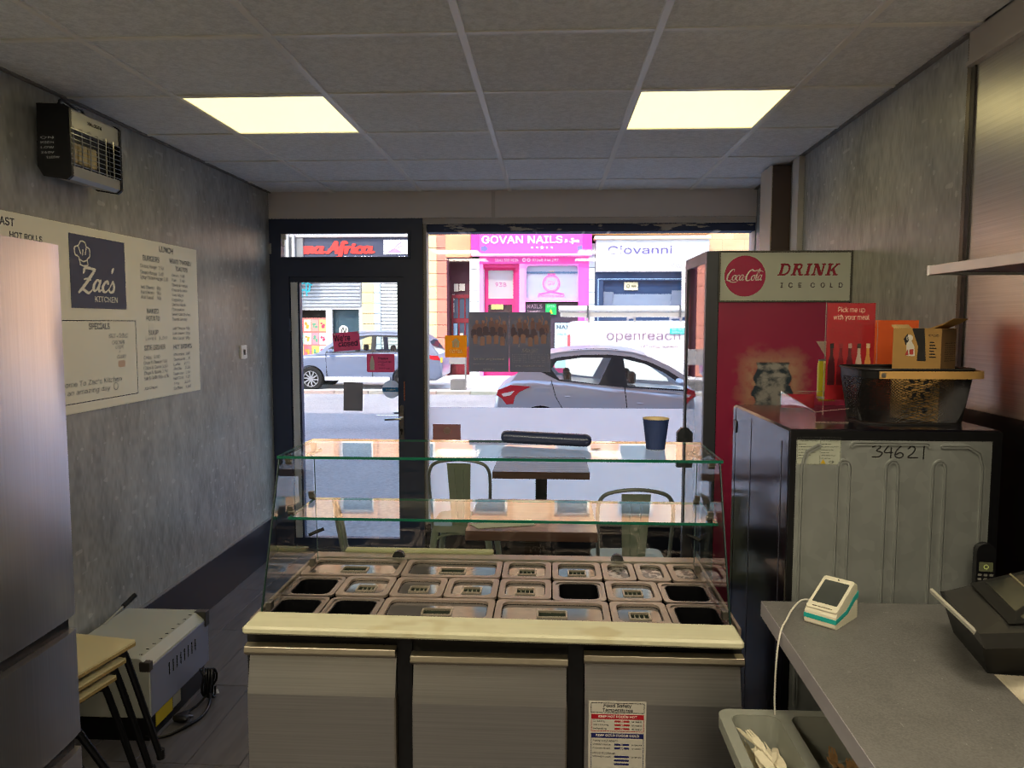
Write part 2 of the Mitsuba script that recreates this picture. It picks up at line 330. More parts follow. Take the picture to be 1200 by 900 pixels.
struct('wall_left', bx(XL-.12, XL, YB, YF+.15, 0, ZC+.1), 'concrete_laminate', 'mottled dark grey concrete-look wall panel on the left')
struct('baseboard_left', bx(XL, XL+.014, YB, YF-.07, 0, .272, .002), BASEB, 'tall navy baseboard along the left wall')
put('baseboard_left__trim', bx(XL, XL+.017, YB, YF-.07, .272, .278), GREYP, False)
w = prism(Polygon([(xr(YB), YB), (xr(YF+.15), YF+.15), (1.6, YF+.15), (1.6, YB)]), ZC+.1)
struct('wall_right', w, 'concrete_laminate', 'mottled grey concrete-look wall panel on the right')
def along_r(y0, y1, z0, z1, t, b=0.0, off=0.0):
    """A slab of thickness t on the right wall."""
    return prism(Polygon([(xr(y0)-off-t, y0), (xr(y0)-off, y0), (xr(y1)-off, y1), (xr(y1)-off-t, y1)]), z1-z0, z0)
put('wall_right__steel_panel', along_r(-1.2, 2.44, 1.36, 2.405, .004), 'brushed_steel', False)
put('wall_right__black_panel', along_r(-1.2, 2.44, 0.0, 1.36, .006), BLACK, False)
put('wall_right__cover_strip', along_r(2.44, 2.462, 0, 2.50, .011), MS(95, 88, 76, .35, .6), False)
put('wall_right__cover_strip_001', along_r(2.418, 2.439, 1.36, 2.405, .010), MS(40, 36, 32, .4, .5), False)
struct('trim_1', along_r(-1.2, 2.44, 2.405, 2.499, .02), CREAMP, 'cream boxed strip above the steel wall panel')
put('trim_1__lip', along_r(-1.2, 2.44, 2.398, 2.412, .028), CREAMP, False)
struct('wall_back', bx(XL-.12, 1.6, YB-.12, YB, 0, ZC+.1), MS(226, 220, 204, .6), 'pale back wall of the kitchen')
t = thing('cooking_range', 'black steel cooking range standing against the back wall of the kitchen', 'cooking range')
part(t, 'body', bx(-1.15, -.15, -2.15, -1.45, .08, .90, .01), MS(40, 40, 42, .35, .5), False); part(t, 'foot', cat([bx(x, x+.05, y, y+.05, 0, .08) for x in (-1.1, -.25) for y in (-2.1, -1.55)]), BLACK, False)
part(t, 'hob', bx(-1.14, -.16, -2.14, -1.46, .90, .93, .006), BLACK, False); part(t, 'oven_door', bx(-1.10, -.20, -1.45, -1.43, .20, .74, .006), BLACK, False)
t = thing('steel_cabinet', 'tall steel store cabinet against the back wall of the kitchen', 'cabinet')
part(t, 'body', bx(.05, .80, -2.17, -1.60, .0, 1.90, .01), MS(120, 118, 114, .35, .8), False); part(t, 'door', bx(.07, .42, -1.60, -1.585, .05, 1.86, .004), MS(150, 148, 144, .3, .85), False); part(t, 'door', bx(.43, .78, -1.60, -1.585, .05, 1.86, .004), MS(150, 148, 144, .3, .85), False)
# boxed-in post on the right wall and the trunking beside it
struct('trim_2', bx(1.235, xr(4.5), 4.37, 4.58, 0, 2.497), MS(96, 80, 72, .6), 'brown boxed post against the right wall near the window')
put('trim_2__edge', bx(1.229, 1.2355, 4.366, 4.584, 0, 2.497, .001), MS(205, 190, 170, .5), False)
struct('trim_3', along_r(4.13, 4.24, 0, 2.497, .03), MS(190, 185, 178, .5), 'pale cable trunking on the right wall')
# front wall
struct('wall_front', bx(XL, 1.5, YF-.04, YF+.15, 2.327, 2.52), MS(228, 218, 212, .7), 'cream boarded beam above the shop window')
put('wall_front__panel', bx(-.865, xr(5.1), YF-.055, YF-.041, 2.285, 2.327, .002), MS(190, 180, 172, .7), False)
put('wall_front__cover_strip', bx(-.40, -.375, YF-.047, YF-.0405, 2.33, 2.5), MS(206, 196, 188, .7), False)
put('wall_front__riser', bx(-.865, 1.5, YF-.02, YF+.15, -.1, .215), MS(26, 27, 36, .45), False)
put('wall_front__pier', bx(1.372, 1.55, YF-.03, YF+.15, 0, 2.33), MS(90, 85, 82, .7), False)
def _peel(p, n, uv):
    t = fbm(p.x*9, p.z*40, 1.0, 4)
    return mix((0.045, 0.060, 0.130), (0.50, 0.46, 0.44), smoothstep(0.60, 0.68, t))
MP('peeling_paint', _peel, rough=0.6)
put('wall_front__lintel', bx(-.845, 1.372, YF-.02, YF+.12, 2.235, 2.33), 'peeling_paint', False)
put('wall_front__soffit', bx(XL, 1.5, YF+.15, YF+.24, 2.36, 2.9), MS(150, 130, 110, .8), False)
# the building above: its mass shades the near half of the street
struct('wall_facade_above', bx(-14, 14, -7.0, YF+.15, 2.66, 14.0), MS(176, 128, 92, .85), 'sandstone tenement storeys above the shop')
struct('wall_facade_beside', cat(bx(-14, XL-.13, -7.0, YF+.15, -.3, 2.66), bx(1.61, 14, -7.0, YF+.15, -.3, 2.66)), MS(176, 128, 92, .85), 'sandstone ground floor either side of the shop')

# ceiling grid
struct('ceiling', bx(XL-.1, 1.55, YB-.1, YF+.1, 2.535, 2.60), MS(60, 60, 60, .9), 'suspended ceiling of grey mineral tiles')
gx = [XL]+[-1.475+.6*k for k in range(5)]+[1.345]
gy = [YB]+[1.78+.6*k for k in range(-6, 6)]+[YF-.04]
LIGHTS = {(1, 9), (4, 9), (1, 5), (4, 5), (1, 3), (4, 3)}
for i in range(6):
    for j in range(len(gy)-1):
        x0, x1, y0, y1 = gx[i], gx[i+1], gy[j], gy[j+1]
        if (i, j) in LIGHTS: continue
        if i == 5: x1 = xr(y0)+.0
        m = bx(x0+.003, x1-.003, y0+.003, y1-.003, 2.506, 2.522, .0015)
        m.apply_translation((0, 0, random.uniform(-.0012, .0022)))
        put(numbered('ceiling__tile'), m, 'ceiling_tile_material', False)
TBAR = MS(236, 232, 224, .3)
for x in gx[1:6]: put(numbered('ceiling__bar'), bx(x-.012, x+.012, YB, YF-.04, 2.500, 2.508, .0012), TBAR, False)
for y in gy[1:-1]:
    for i in range(6):
        x0, x1 = gx[i]+.012, gx[i+1]-.012
        if i == 5: x1 = xr(y)
        put(numbered('ceiling__bar'), bx(x0, x1, y-.010, y+.010, 2.5015, 2.508, .001), TBAR, False)
put('ceiling__wall_angle', bx(XL, XL+.02, YB, YF-.04, 2.499, 2.506), MS(110, 106, 100, .5), False)
put('ceiling__wall_angle_001', along_r(2.46, YF-.04, 2.499, 2.506, .02), MS(110, 106, 100, .5), False)
NAMES = {(1, 9): 'square LED ceiling panel nearer the left wall, lit cream', (4, 9): 'square LED ceiling panel nearer the right wall, lit cream'}
for (i, j) in sorted(LIGHTS):
    x0, x1, y0, y1 = gx[i], gx[i+1], gy[j], gy[j+1]
    near = (i, j) in NAMES
    t = thing('ceiling_light', NAMES.get((i, j), f"LED ceiling panel over the kitchen, {'left' if i == 1 else 'right'} one of the {'first' if j == 5 else 'last'} pair"), 'ceiling light', 'LED panels set in the ceiling grid')
    part(t, 'frame', at(prism(sbox(x0+.013, y0+.011, x1-.013, y1-.011).difference(sbox(x0+.019, y0+.018, x1-.019, y1-.018)), .010), (0, 0, 2.502), (1, 0, 0), (0, 1, 0)), TBAR, False)
    q = trimesh.Trimesh([[x0+.018, y0+.016, 2.507], [x0+.018, y1-.016, 2.507], [x1-.018, y1-.016, 2.507], [x1-.018, y0+.016, 2.507]], [[0, 1, 2], [0, 2, 3]])
    part(t, 'diffuser', q, WHITE, False, emitter={'type': 'area', 'radiance': rgb(PANEL if near else KITCHEN)})

# ------------------------------------------------------------------ door and shop window
D = struct('door_1', None, None, 'navy glazed shop door with a fanlight above')
fr = sbox(XL, 0, -.865, 2.327).difference(shapely.union_all([sbox(-1.85, 2.06, -.961, 2.231), sbox(-1.80, .03, -1.0, 1.935)]))
put('door_1__frame', wall_y(prism(fr, .075), YF+.035), NAVY, False)
put('door_1__bead', wall_y(prism(outline(-1.855, -.956, 2.055, 2.236, .012), .02), YF-.04), NAVY, False)
leaf = sbox(-1.80, .03, -1.0, 1.935).difference(sbox(-1.732, .10, -1.051, 1.897))
put('door_1__leaf', wall_y(prism(leaf, .05), YF+.03), NAVY, False)
put('door_1__threshold', bx(XL+.02, -.865, YF-.06, YF+.15, -.02, .028), MS(120, 118, 115, .4, .7), False)
put('door_1__edge_strip', bx(-1.792, -1.745, YF-.027, YF-.021, .10, 1.897, .001), MS(225, 228, 235, .3, .3), False)
put('door_1__hinge', bx(-1.815, -1.795, YF-.055, YF-.02, 1.55, 1.65, .003), NAVY, False)
put('door_1__hinge_001', bx(-1.935, -1.915, YF-.05, YF-.02, 2.09, 2.16, .003), MS(170, 170, 170, .3, .8), False)
def pane(key, x0, x1, z0, z1, y, m=GLASS):
    put(key, trimesh.Trimesh([[x0, y, z0], [x1, y, z0], [x1, y, z1], [x0, y, z1]], [[0, 1, 2], [0, 2, 3]]), m, False)
pane('door_1__pane', -1.732, -1.051, .10, 1.897, YF+.005)
pane('door_1__pane_001', -1.85, -.961, 2.06, 2.231, YF+.005)
put('door_1__handle_plate', wall_y(prism(rrect(-1.041, -1.013, .80, 1.05, .012), .01), YF-.02), CHROME, 30)
put('door_1__handle', cat(cyl((-1.027, YF-.03, .957), (-1.027, YF-.075, .957), .009), tube(spline([(-1.022, YF-.072, .957), (-1.06, YF-.076, .958), (-1.11, YF-.074, .955), (-1.135, YF-.070, .953)], 5), .0085)), CHROME)
put('door_1__handle_001', tube([(-1.027, YF+.06, .985), (-1.10, YF+.065, .985)], .008), CHROME)
put('door_1__keyhole', wall_y(cat(prism(Point(-1.027, .875).buffer(.011), .004), prism(rrect(-1.031, -1.023, .84, .875, .003), .004)), YF-.03), BLACK, 30)
put('door_1__latch', wall_y(cat(prism(rrect(-1.842, -1.812, 2.185, 2.232, .004), .02), prism(rrect(-1.835, -1.823, 2.14, 2.19, .004), .02)), YF-.03), WHITE, 30)

struct('window_1', None, None, 'wide shop window with its lower half covered in frosted film')
put('window_1__frame', cat(bx(-.865, -.842, YF-.05, YF+.05, .215, 2.285, .002), bx(1.355, 1.374, YF-.04, YF+.05, .215, 2.235, .002), bx(-.842, 1.36, YF-.04, YF+.05, .215, .237, .002)), MS(150, 145, 138, .45), False)
put('window_1__frame_strip', bx(-.869, -.862, YF-.055, YF-.045, .0, 2.285), MS(70, 66, 64, .5), False)
pane('window_1__pane', -.842, 1.356, .236, 2.236, YF+.01)
ff = at(prism(sbox(-.841, .237, 1.355, 1.034), .0008), (0, YF+.007, 0), (1, 0, 0), (0, 0, 1))
pane('window_1__frosted_film', -.841, 1.355, .237, 1.034, YF+.006, 'frosted_film_material')

# ------------------------------------------------------------------ stickers, signs and posters on the glass
YS = YF-.002
MAROON = thin(190, 75, 100, .75)
def sign(base, label, poly, m, y, d=.002, cat_='sign', group=None):
    t = thing(base, label, cat_, group); part(t, 'sheet', wall_y(sheet_poly(poly), y-d), m, False); return t
cl = aff.rotate(rrect(-1.505, -1.318, 1.425, 1.553, .004), 4.5)
t = sign('closed_sign', "tilted maroon card reading We're closed on the door glass", cl, MAROON, YS-.008)
r = lambda g: aff.rotate(g, 4.5, origin=(-1.411, 1.489))
def rot_text(ms, deg, o):
    m = cat(ms); m.apply_transform(trimesh.transformations.rotation_matrix(math.radians(deg), [0, 0, 1], [o[0], o[1], 0])); return m
part(t, 'lettering', wall_y(rot_text([txt("We're", -1.498, 1.496, .040, w=.115, bold=True), txt('closed', -1.47, 1.457, .038, w=.135, bold=True)], 4.5, (-1.411, 1.489)), YS-.010), MS(38, 24, 52, .6), False)
part(t, 'footnote', wall_y(rot_text([txt('See you soon', -1.45, 1.436, .012, w=.08)], 4.5, (-1.411, 1.489)), YS-.010), MS(190, 120, 110, .6), False)
part(t, 'suction_pad', cat(cyl((-1.495, YS-.004, 1.538), (-1.495, YS-.012, 1.538), .006), cyl((-1.328, YS-.004, 1.552), (-1.328, YS-.012, 1.552), .006)), WHITE)
t = sign('bottle_sign', 'maroon sign with a white drinks bottle on the door glass', rrect(-1.273, -1.078, 1.277, 1.404, .010), MAROON, YS-.001)
bp = Polygon([(0, 0), (.03, 0), (.031, .05), (.027, .072), (.021, .085), (.020, .098), (.011, .098), (.010, .085), (.004, .072), (-.001, .05)])
part(t, 'bottle_picture', wall_y(flat(aff.translate(bp, -1.25, 1.292)), YS-.0032), WHITE, False)
part(t, 'lettering', wall_y(cat(txt('Please', -1.19, 1.365, .016, bold=True), txt('bring your own', -1.19, 1.343, .012, w=.09), txt('bottle', -1.19, 1.322, .012), txt('Thank you', -1.19, 1.298, .012, w=.08)), YS-.0032), MS(70, 18, 40, .6), False)
t = sign('grey_notice', 'plain dark grey notice taped low on the door glass', aff.rotate(sbox(-1.44, 1.005, -1.305, 1.205), -1.5), thin(120, 116, 114, .45), YS-.001)
t = sign('round_sticker', 'round pale sticker with a blue band on the door glass', Point(-1.103, 1.158).buffer(.063), thin(190, 200, 210, .7), YS-.001, cat_='sticker')
part(t, 'band', wall_y(flat(Point(-1.103, 1.158).buffer(.0625).intersection(sbox(-1.2, 1.14, -1.0, 1.17))), YS-.0032), MS(30, 120, 190, .5), False)
part(t, 'lettering', wall_y(txt('hygiene', -1.138, 1.149, .013, w=.066), YS-.0042), WHITE, False)
t = sign('pull_sign', 'small orange-red PULL sign on the door stile', rrect(-1.012, -.975, 1.082, 1.215, .003), MS(150, 66, 50, .5), YS-.021)
part(t, 'lettering', wall_y(cat([txt(c, -.9935, 1.183-.028*k, .019, align='c', bold=True) for k, c in enumerate('PULL')]+[flat(outline(-1.008, -.979, 1.086, 1.211, .0015))]), YS-.0231), MS(225, 190, 150, .5), False)
t = sign('orange_sticker', 'square orange takeaway sticker with a white house and cutlery on the window', sbox(-.727, 1.381, -.575, 1.533), thin(250, 150, 30, 1.0), YS+.006, .0012, 'sticker')
hs = Polygon([(-.682, 1.488), (-.651, 1.515), (-.62, 1.488), (-.628, 1.484), (-.628, 1.45), (-.674, 1.45), (-.674, 1.484)]).difference(shapely.union_all([sbox(-.660, 1.452, -.656, 1.49), sbox(-.648, 1.452, -.644, 1.49)]))
back = txt('JUST EAT', 0, 0, .022, w=.092, bold=True); back.vertices[:, 0] *= -1; back.invert(); back.apply_translation((-.604, 1.412, 0))
part(t, 'lettering', wall_y(cat(flat(hs), back), YS+.0045), MS(255, 236, 200, .5), False)
def _crowd(p, n, uv):
    d1, d2, r = voronoi(p.x*24, p.z*22)
    head = 1-smoothstep(0.20, 0.42, d1)
    zone = smoothstep(1.44, 1.50, p.z)*(1-smoothstep(1.655, 1.68, p.z))
    c = mix((0.19, 0.175, 0.175), mix((0.50, 0.32, 0.22), (0.24, 0.19, 0.17), r), 0.45*zone*(0.30+0.7*head)*(0.4+0.6*fbm(p.x*40, p.z*40, 2.0, 2)))
    return c
scene['crowd_print'] = {'type': 'principledthin', 'base_color': proc(_crowd), 'roughness': 0.5, 'diff_trans': 0.75}
for k, (x0, x1) in enumerate(((-.561, -.284), (-.279, .003))):
    t = sign('poster', ('dark event poster printed with a dancing crowd, beside the orange sticker', 'dark event poster with the words A Magic, right of the other poster')[k], sbox(x0, 1.282, x1, 1.692), 'crowd_print', YS+.006, .0012, 'poster', 'dark posters on the shop window')
    prs = np.random.default_rng(31+k)
    tones = [[], [], []]
    for q in range(15):
        cx, cz, s_ = x0+.03+.0155*q+prs.uniform(-.006, .006), (1.60, 1.545, 1.635)[q % 3]+prs.uniform(-.012, .012), prs.uniform(.8, 1.05)
        cx = min(max(cx, x0+.022), x1-.022)
        tones[q % 3].append(Point(cx, cz).buffer(.0105*s_).union(aff.scale(Point(cx, cz-.003).buffer(.010*s_), 1, 1.25)))
        tones[(q+1) % 3].append(Polygon([(cx-.006, cz-.012), (cx+.006, cz-.012), (cx+.019*s_, cz-.022), (cx+.017*s_, cz-.075), (cx-.017*s_, cz-.075), (cx-.019*s_, cz-.022)]).intersection(sbox(x0+.004, 1.28, x1-.004, 1.69)))
        if q % 2: tones[q % 3].append(LineString([(cx+.015, cz-.03), (cx+.024, cz+.005), (cx+.016, cz+.030)]).buffer(.0035).intersection(sbox(x0+.004, 1.28, x1-.004, 1.69)))
    for q, tn in enumerate(tones):
        part(t, 'dancer_print', wall_y(cat([flat(g, 0, .0002+.0001*q) for g in tn if not g.is_empty]), YS+.0047), thin(*((150, 112, 92), (112, 92, 86), (176, 132, 104))[q], .55), False)
    L = [txt('live after party weekend', (x0+x1)/2, 1.365, .014, w=.21, align='c', bold=True), flat(sbox(x0+.03, 1.335, x1-.03, 1.3365)), txt('tickets at the door', (x0+x1)/2, 1.298, .007, align='c')] if k == 0 else \
        [flat(cursive('A', x0+.055, 1.452, .014, .003)), txt('Magic', x0+.085, 1.418, .028, w=.11, slant=.25)]+[flat(outline(a, b, 1.35, 1.405, .0012)) for a, b in ((x0+.02, x0+.135), (x0+.147, x1-.015))]+\
        [txt('doors open friday', a+.008, 1.385-.013*q, .006, w=.09) for a in (x0+.02, x0+.147) for q in range(3)]+[txt('over eighteens only', (x0+x1)/2, 1.32, .008, w=.2, align='c')]
    part(t, 'lettering', wall_y(cat(L), YS+.0045), MS(205, 196, 186, .5), False)
t = sign('brown_sticker', 'brown square sticker on the frosted window film', sbox(-.815, .80, -.62, .915), thin(170, 120, 104, .7), YS+.006, .0012, 'sticker')
part(t, 'emblem', wall_y(flat(Point(-.715, .87).buffer(.026)), YS+.0045), MS(185, 150, 138, .5), False)

# ------------------------------------------------------------------ left wall: menu board, heater, switch
t = thing('menu_board', "long cream menu board with Zac's Kitchen logo on the left wall", 'menu board')
part(t, 'board', bx(XL, XL+.010, 1.15, 4.055, 1.25, 2.012, .002), MS(234, 230, 210, .42), False)
part(t, 'logo_panel', bx(XL+.009, XL+.0125, 2.957, 3.35, 1.678, 1.976), MS(44, 54, 84, .5), False)
XM = XL+.010
ITEMS = [
('BREAKFAST', 2.438, 1.962, 0.215, 0.027) ,
('HOT ROLLS', 2.626, 1.921, 0.174, 0.021) ,
('LUNCH', 3.662, 1.966, 0.136, 0.027) ,
('BURGERS', 3.508, 1.912, 0.151, 0.025) ,
('Classic Burger  2.50', 3.482, 1.878, 0.214, 0.017) ,
('Cheese Burger  3.00', 3.48, 1.848, 0.214, 0.017) ,
('Spicy Chicken Burger 3.50', 3.478, 1.825, 0.26, 0.017) ,
('Add Cheese    50p', 3.479, 1.779, 0.184, 0.016) ,
('Add Onions    50p', 3.479, 1.755, 0.184, 0.016) ,
('Add Salad     50p', 3.48, 1.731, 0.184, 0.016) ,
('BAKED', 3.527, 1.663, 0.11, 0.022) ,
('POTATO', 3.519, 1.628, 0.124, 0.022) ,
('SOUP', 3.535, 1.56, 0.09, 0.023) ,
('SIDE DISHES', 3.491, 1.487, 0.195, 0.023) ,
('Chips   2.00', 3.484, 1.445, 0.146, 0.016) ,
('Chips & Cheese 2.50', 3.482, 1.42, 0.217, 0.015) ,
('Chips & Curry 2.50', 3.48, 1.395, 0.222, 0.016) ,
('Chips & Gravy 2.50', 3.481, 1.371, 0.219, 0.016) ,
('Salt & Chilli Chips 3.00', 3.481, 1.345, 0.231, 0.016) ,
('Add Cheese', 3.48, 1.299, 0.118, 0.014) ,
('WRAPS / PANINIS /', 3.759, 1.919, 0.232, 0.022) ,
('TOASTIES', 3.815, 1.884, 0.133, 0.021) ,
('Cheese  3.00', 3.776, 1.853, 0.134, 0.014) ,
('Ham     3.00', 3.774, 1.828, 0.135, 0.014) ,
('Cheese & Tomato', 3.774, 1.803, 0.168, 0.015) ,
('Cheese & Onion', 3.773, 1.778, 0.167, 0.014) ,
('Tuna Mayo', 3.771, 1.753, 0.123, 0.014) ,
('Egg Mayo', 3.772, 1.728, 0.115, 0.014) ,
('Chicken Mayo', 3.77, 1.704, 0.14, 0.014) ,
('Coronation', 3.768, 1.679, 0.13, 0.015) ,
('Sweet Chilli Chicken', 3.767, 1.654, 0.195, 0.014) ,
('Cheese Savoury', 3.765, 1.629, 0.16, 0.015) ,
('Add Cheese  50p', 3.766, 1.582, 0.186, 0.015) ,
('Add Onions  50p', 3.765, 1.557, 0.185, 0.014) ,
('Add Salad  50p', 3.765, 1.532, 0.183, 0.015) ,
('HOT DRINKS', 3.769, 1.484, 0.199, 0.022) ,
('Americano  1.80', 3.767, 1.449, 0.175, 0.015) ,
('Cappuccino  2.20', 3.765, 1.424, 0.181, 0.014) ,
('Latte     2.20', 3.765, 1.399, 0.174, 0.014) ,
('Mocha     2.20', 3.764, 1.376, 0.178, 0.015) ,
('Espresso   1.50', 3.762, 1.351, 0.179, 0.014) ,
('Hot Choc   2.20', 3.76, 1.326, 0.179, 0.015) ,
('Tea       1.20', 3.761, 1.301, 0.176, 0.014) ,
('Coffee    1.50', 3.759, 1.275, 0.186, 0.015) ,
('SPECIALS', 3.066, 1.591, 0.149, 0.025) ]
part(t, 'lettering', wall_l(cat([txt(s, y, z, h, w=w_, bold=h > .02) for s, y, z, w_, h in ITEMS]), XM), MS(58, 58, 64, .6), False)
part(t, 'specials_frame', wall_l(flat(outline(2.30, 3.425, 1.289, 1.629, .004)), XM), MS(58, 58, 64, .6), False)
part(t, 'handwriting', wall_l(cat([txt(s, y, z, h, w=w_, slant=.12) for s, y, z, w_, h in (
    ('SALT + CHILLI', 3.206, 1.551, 0.146, 0.019), ('CHICKEN', 3.229, 1.523, 0.095, 0.017), ('CHIPS', 3.254, 1.502, 0.063, 0.016), ('+', 3.278, 1.485, 0.012, 0.011), ('CURRY', 3.263, 1.459, 0.071, 0.016),
    ("Welcome To Zac's Kitchen", 2.80, 1.359, 0.49, 0.021), ('Have an amazing day', 2.80, 1.326, 0.40, 0.02), ('Lentil  1.50', 3.506, 1.535, 0.20, 0.016))]+[flat(Point(3.245, 1.338).buffer(.017).difference(Point(3.245, 1.338).buffer(.0145)))]), XM), MS(88, 90, 94, .6), False)
part(t, 'price_smudge', wall_l(flat(rrect(3.27, 3.325, 1.42, 1.45, .008)), XM), MS(200, 168, 138, .5), False)
for q in ((3.535, 1.582, 3.585, 1.612), (3.90, 1.425, 3.925, 1.447), (3.90, 1.39, 3.92, 1.41)): part(t, 'cover_tape', wall_l(flat(sbox(*q)), XM+.0007), MS(225, 222, 205, .4), False)
hat = shapely.union_all([stroke(p, .006) for p in ([(3.045, 1.852), (3.035, 1.885), (3.010, 1.895), (3.008, 1.925), (3.035, 1.935), (3.055, 1.955), (3.085, 1.952), (3.095, 1.935), (3.118, 1.925), (3.118, 1.892), (3.100, 1.880), (3.102, 1.852)],
    [(3.045, 1.852), (3.072, 1.848), (3.102, 1.852)], [(3.038, 1.875), (3.07, 1.868), (3.100, 1.876)], [(3.035, 1.93), (3.052, 1.90)], [(3.095, 1.93), (3.085, 1.90)], [(3.066, 1.895), (3.068, 1.92)])])
zac = fit(zacs(), 3.00, 1.736, .265, .122)
hat = fit(hat, 2.985, 1.848, .108, .106)
part(t, 'logo_lettering', wall_l(cat(flat(hat), flat(zac), txt('KITCHEN', 3.115, 1.706, .024, w=.165)), XL+.0126), MS(232, 228, 214, .5), False)

t = thing('wall_heater', 'silver and black quartz heater mounted high on the left wall', 'heater')
hp = [(-1.905, 2.43), (-1.80, 2.425), (-1.782, 2.412), (-1.782, 2.165), (-1.80, 2.15), (-1.89, 2.165), (-1.912, 2.20)]
shell = at(prism(Polygon(hp), .014), (0, 2.795, 0), (1, 0, 0), (0, 0, 1))
part(t, 'end_cap', shell, BLACK, False); part(t, 'end_cap', move(shell, y=.327), BLACK, False)
inner = Polygon(hp).buffer(-.004)
part(t, 'body', at(prism(inner.difference(sbox(-1.825, 2.205, -1.7, 2.345)), .313), (0, 3.108, 0), (1, 0, 0), (0, 0, 1)), MS(165, 165, 162, .32, .6), False)
part(t, 'brand_strip', wall_l(txt('HALOGEN', 2.90, 2.378, .013, w=.09, bold=True), -1.7855), BLACK, False)
part(t, 'label_print', at(cat([txt(s, -1.895+.02*(k > 3), 2.30-.018*k, .008, w=.05) for k, s in enumerate(('ON', 'HIGH', 'LOW', '240V', '1200W'))]), (0, 2.781, 0), (1, 0, 0), (0, 0, 1)), MS(190, 190, 190, .5), False)
for k in range(3):
    part(t, 'ceramic_plaque', bx(-1.822, -1.806, 2.802+.103*k*.6+.005, 2.802+.103*k*.6+.060, 2.225, 2.30, .002), MS(196, 180, 140, .8), False)
part(t, 'reflector', bx(-1.826, -1.823, 2.785, 3.10, 2.205, 2.345), MS(40, 42, 52, .3, .5), False)
for k in range(6): part(t, 'grille_bar', cyl((-1.781, 2.80+.052*k, 2.20), (-1.781, 2.80+.052*k, 2.352), .0026, 6), CHROME)
for k in range(8): part(t, 'grille_bar', cyl((-1.7805, 2.785, 2.21+.0185*k), (-1.7805, 3.105, 2.21+.0185*k), .0018, 6), CHROME)
part(t, 'bracket', cat(bx(XL, -1.905, 2.86, 2.90, 2.20, 2.40), bx(XL, -1.905, 3.02, 3.06, 2.20, 2.40)), BLACK, False)
part(t, 'cable', tube(spline([(-1.86, 2.84, 2.43), (-1.86, 2.86, 2.462), (-1.85, 2.93, 2.448), (-1.87, 3.0, 2.462), (-1.90, 3.08, 2.43), (-1.915, 3.16, 2.38), (-1.92, 3.17, 2.30)], 6), .005), BLACK)

t = thing('wall_switch', 'small white switch plate on the left wall beyond the menu board', 'switch')
part(t, 'plate', wall_l(prism(rrect(4.615, 4.70, 1.393, 1.478, .006), .012), XL), MS(225, 225, 222, .35), 30)
part(t, 'rocker', bx(XL+.012, XL+.018, 4.647, 4.668, 1.418, 1.452, .002), MS(70, 70, 72, .4), False)

# ================================================================== LEFT FOREGROUND: fridge, stools, steel appliance
t = thing('fridge_freezer', 'tall brushed steel fridge freezer standing against the left wall', 'fridge freezer')
part(t, 'body', bx(-1.905, -1.362, 1.376, 1.974, .03, 1.815, .004), MS(70, 70, 74, .45), False)
def door_panel(z0, z1):
    pr = [(-1.36, 1.374)]+[(-1.312+.014*math.sin(PI*k/16)**.5, 1.374+.602*k/16) for k in range(17)]+[(-1.36, 1.976)]
    return prism(Polygon(pr), z1-z0, z0)
for z0, z1 in ((.815, 1.825), (.475, .772), (.06, .432)): part(t, 'door', door_panel(z0, z1), 'brushed_steel_upright', 35)
part(t, 'handle_recess', bx(-1.362, -1.325, 1.385, 1.965, .772, .815), BLACK, False); part(t, 'handle_recess', bx(-1.362, -1.325, 1.385, 1.965, .432, .475), BLACK, False)
part(t, 'handle', bx(-1.30, -1.292, 1.60, 1.652, 1.36, 1.60, .003), BLACK, False)
part(t, 'foot', cat(cyl((-1.40, 1.42, 0), (-1.40, 1.42, .035), .02), cyl((-1.40, 1.93, 0), (-1.40, 1.93, .035), .02)), BLACK); part(t, 'foot', cat(cyl((-1.88, 1.42, 0), (-1.88, 1.42, .035), .02), cyl((-1.88, 1.93, 0), (-1.88, 1.93, .035), .02)), BLACK)

SEATM = MS(226, 214, 168, .45); LEGM = MS(22, 23, 25, .3, .3)
SL = ['cream topped black legged stool at the top of the stack beside the fridge', 'cream topped stool in the middle of the stack beside the fridge', 'cream topped stool at the bottom of the stack beside the fridge']
for k in range(3):
    dx, dz = -.022*k, -.050*k; dy = -.022*k
    t = thing('stool', SL[k], 'stool', 'stacked cream stools')
    a = math.radians(9.5)
    def st(m): return move(m, -1.391+dx, 2.412+dy, dz, -a)
    seat = prism(rrect(-.36, 0, -.36, 0, .012), .016, .534)
    part(t, 'seat', st(seat), SEATM, 30)
    part(t, 'seat_edge', st(prism(rrect(-.361, .001, -.361, .001, .012).difference(rrect(-.358, -.002, -.358, -.002, .011)), .010, .533)), MS(165, 140, 90, .5), 30)
    for sx, nm in ((-.03, 0), (-.33, 1)):
        o = .055 if nm == 0 else -.055
        p = [(sx+o, .065, .10-0*k), (sx+o*.1, -.018, .48), (sx, -.04, .516), (sx, -.075, .523), (sx, -.285, .523), (sx, -.32, .516), (sx+o*.35, -.315, .47), (sx+(3.0*o if nm == 0 else o), -.20, .10)]
        part(t, 'leg_frame', st(tube(spline(p, 6), .0115, 10)), LEGM)
        for xx, yy, zz in ((sx+o, .065, .10), (sx+(3.0*o if nm == 0 else o), -.20, .10)): part(t, 'foot', st(cyl((xx, yy, zz-.004), (xx, yy, zz+.03), .0135, 10)), BLACK)

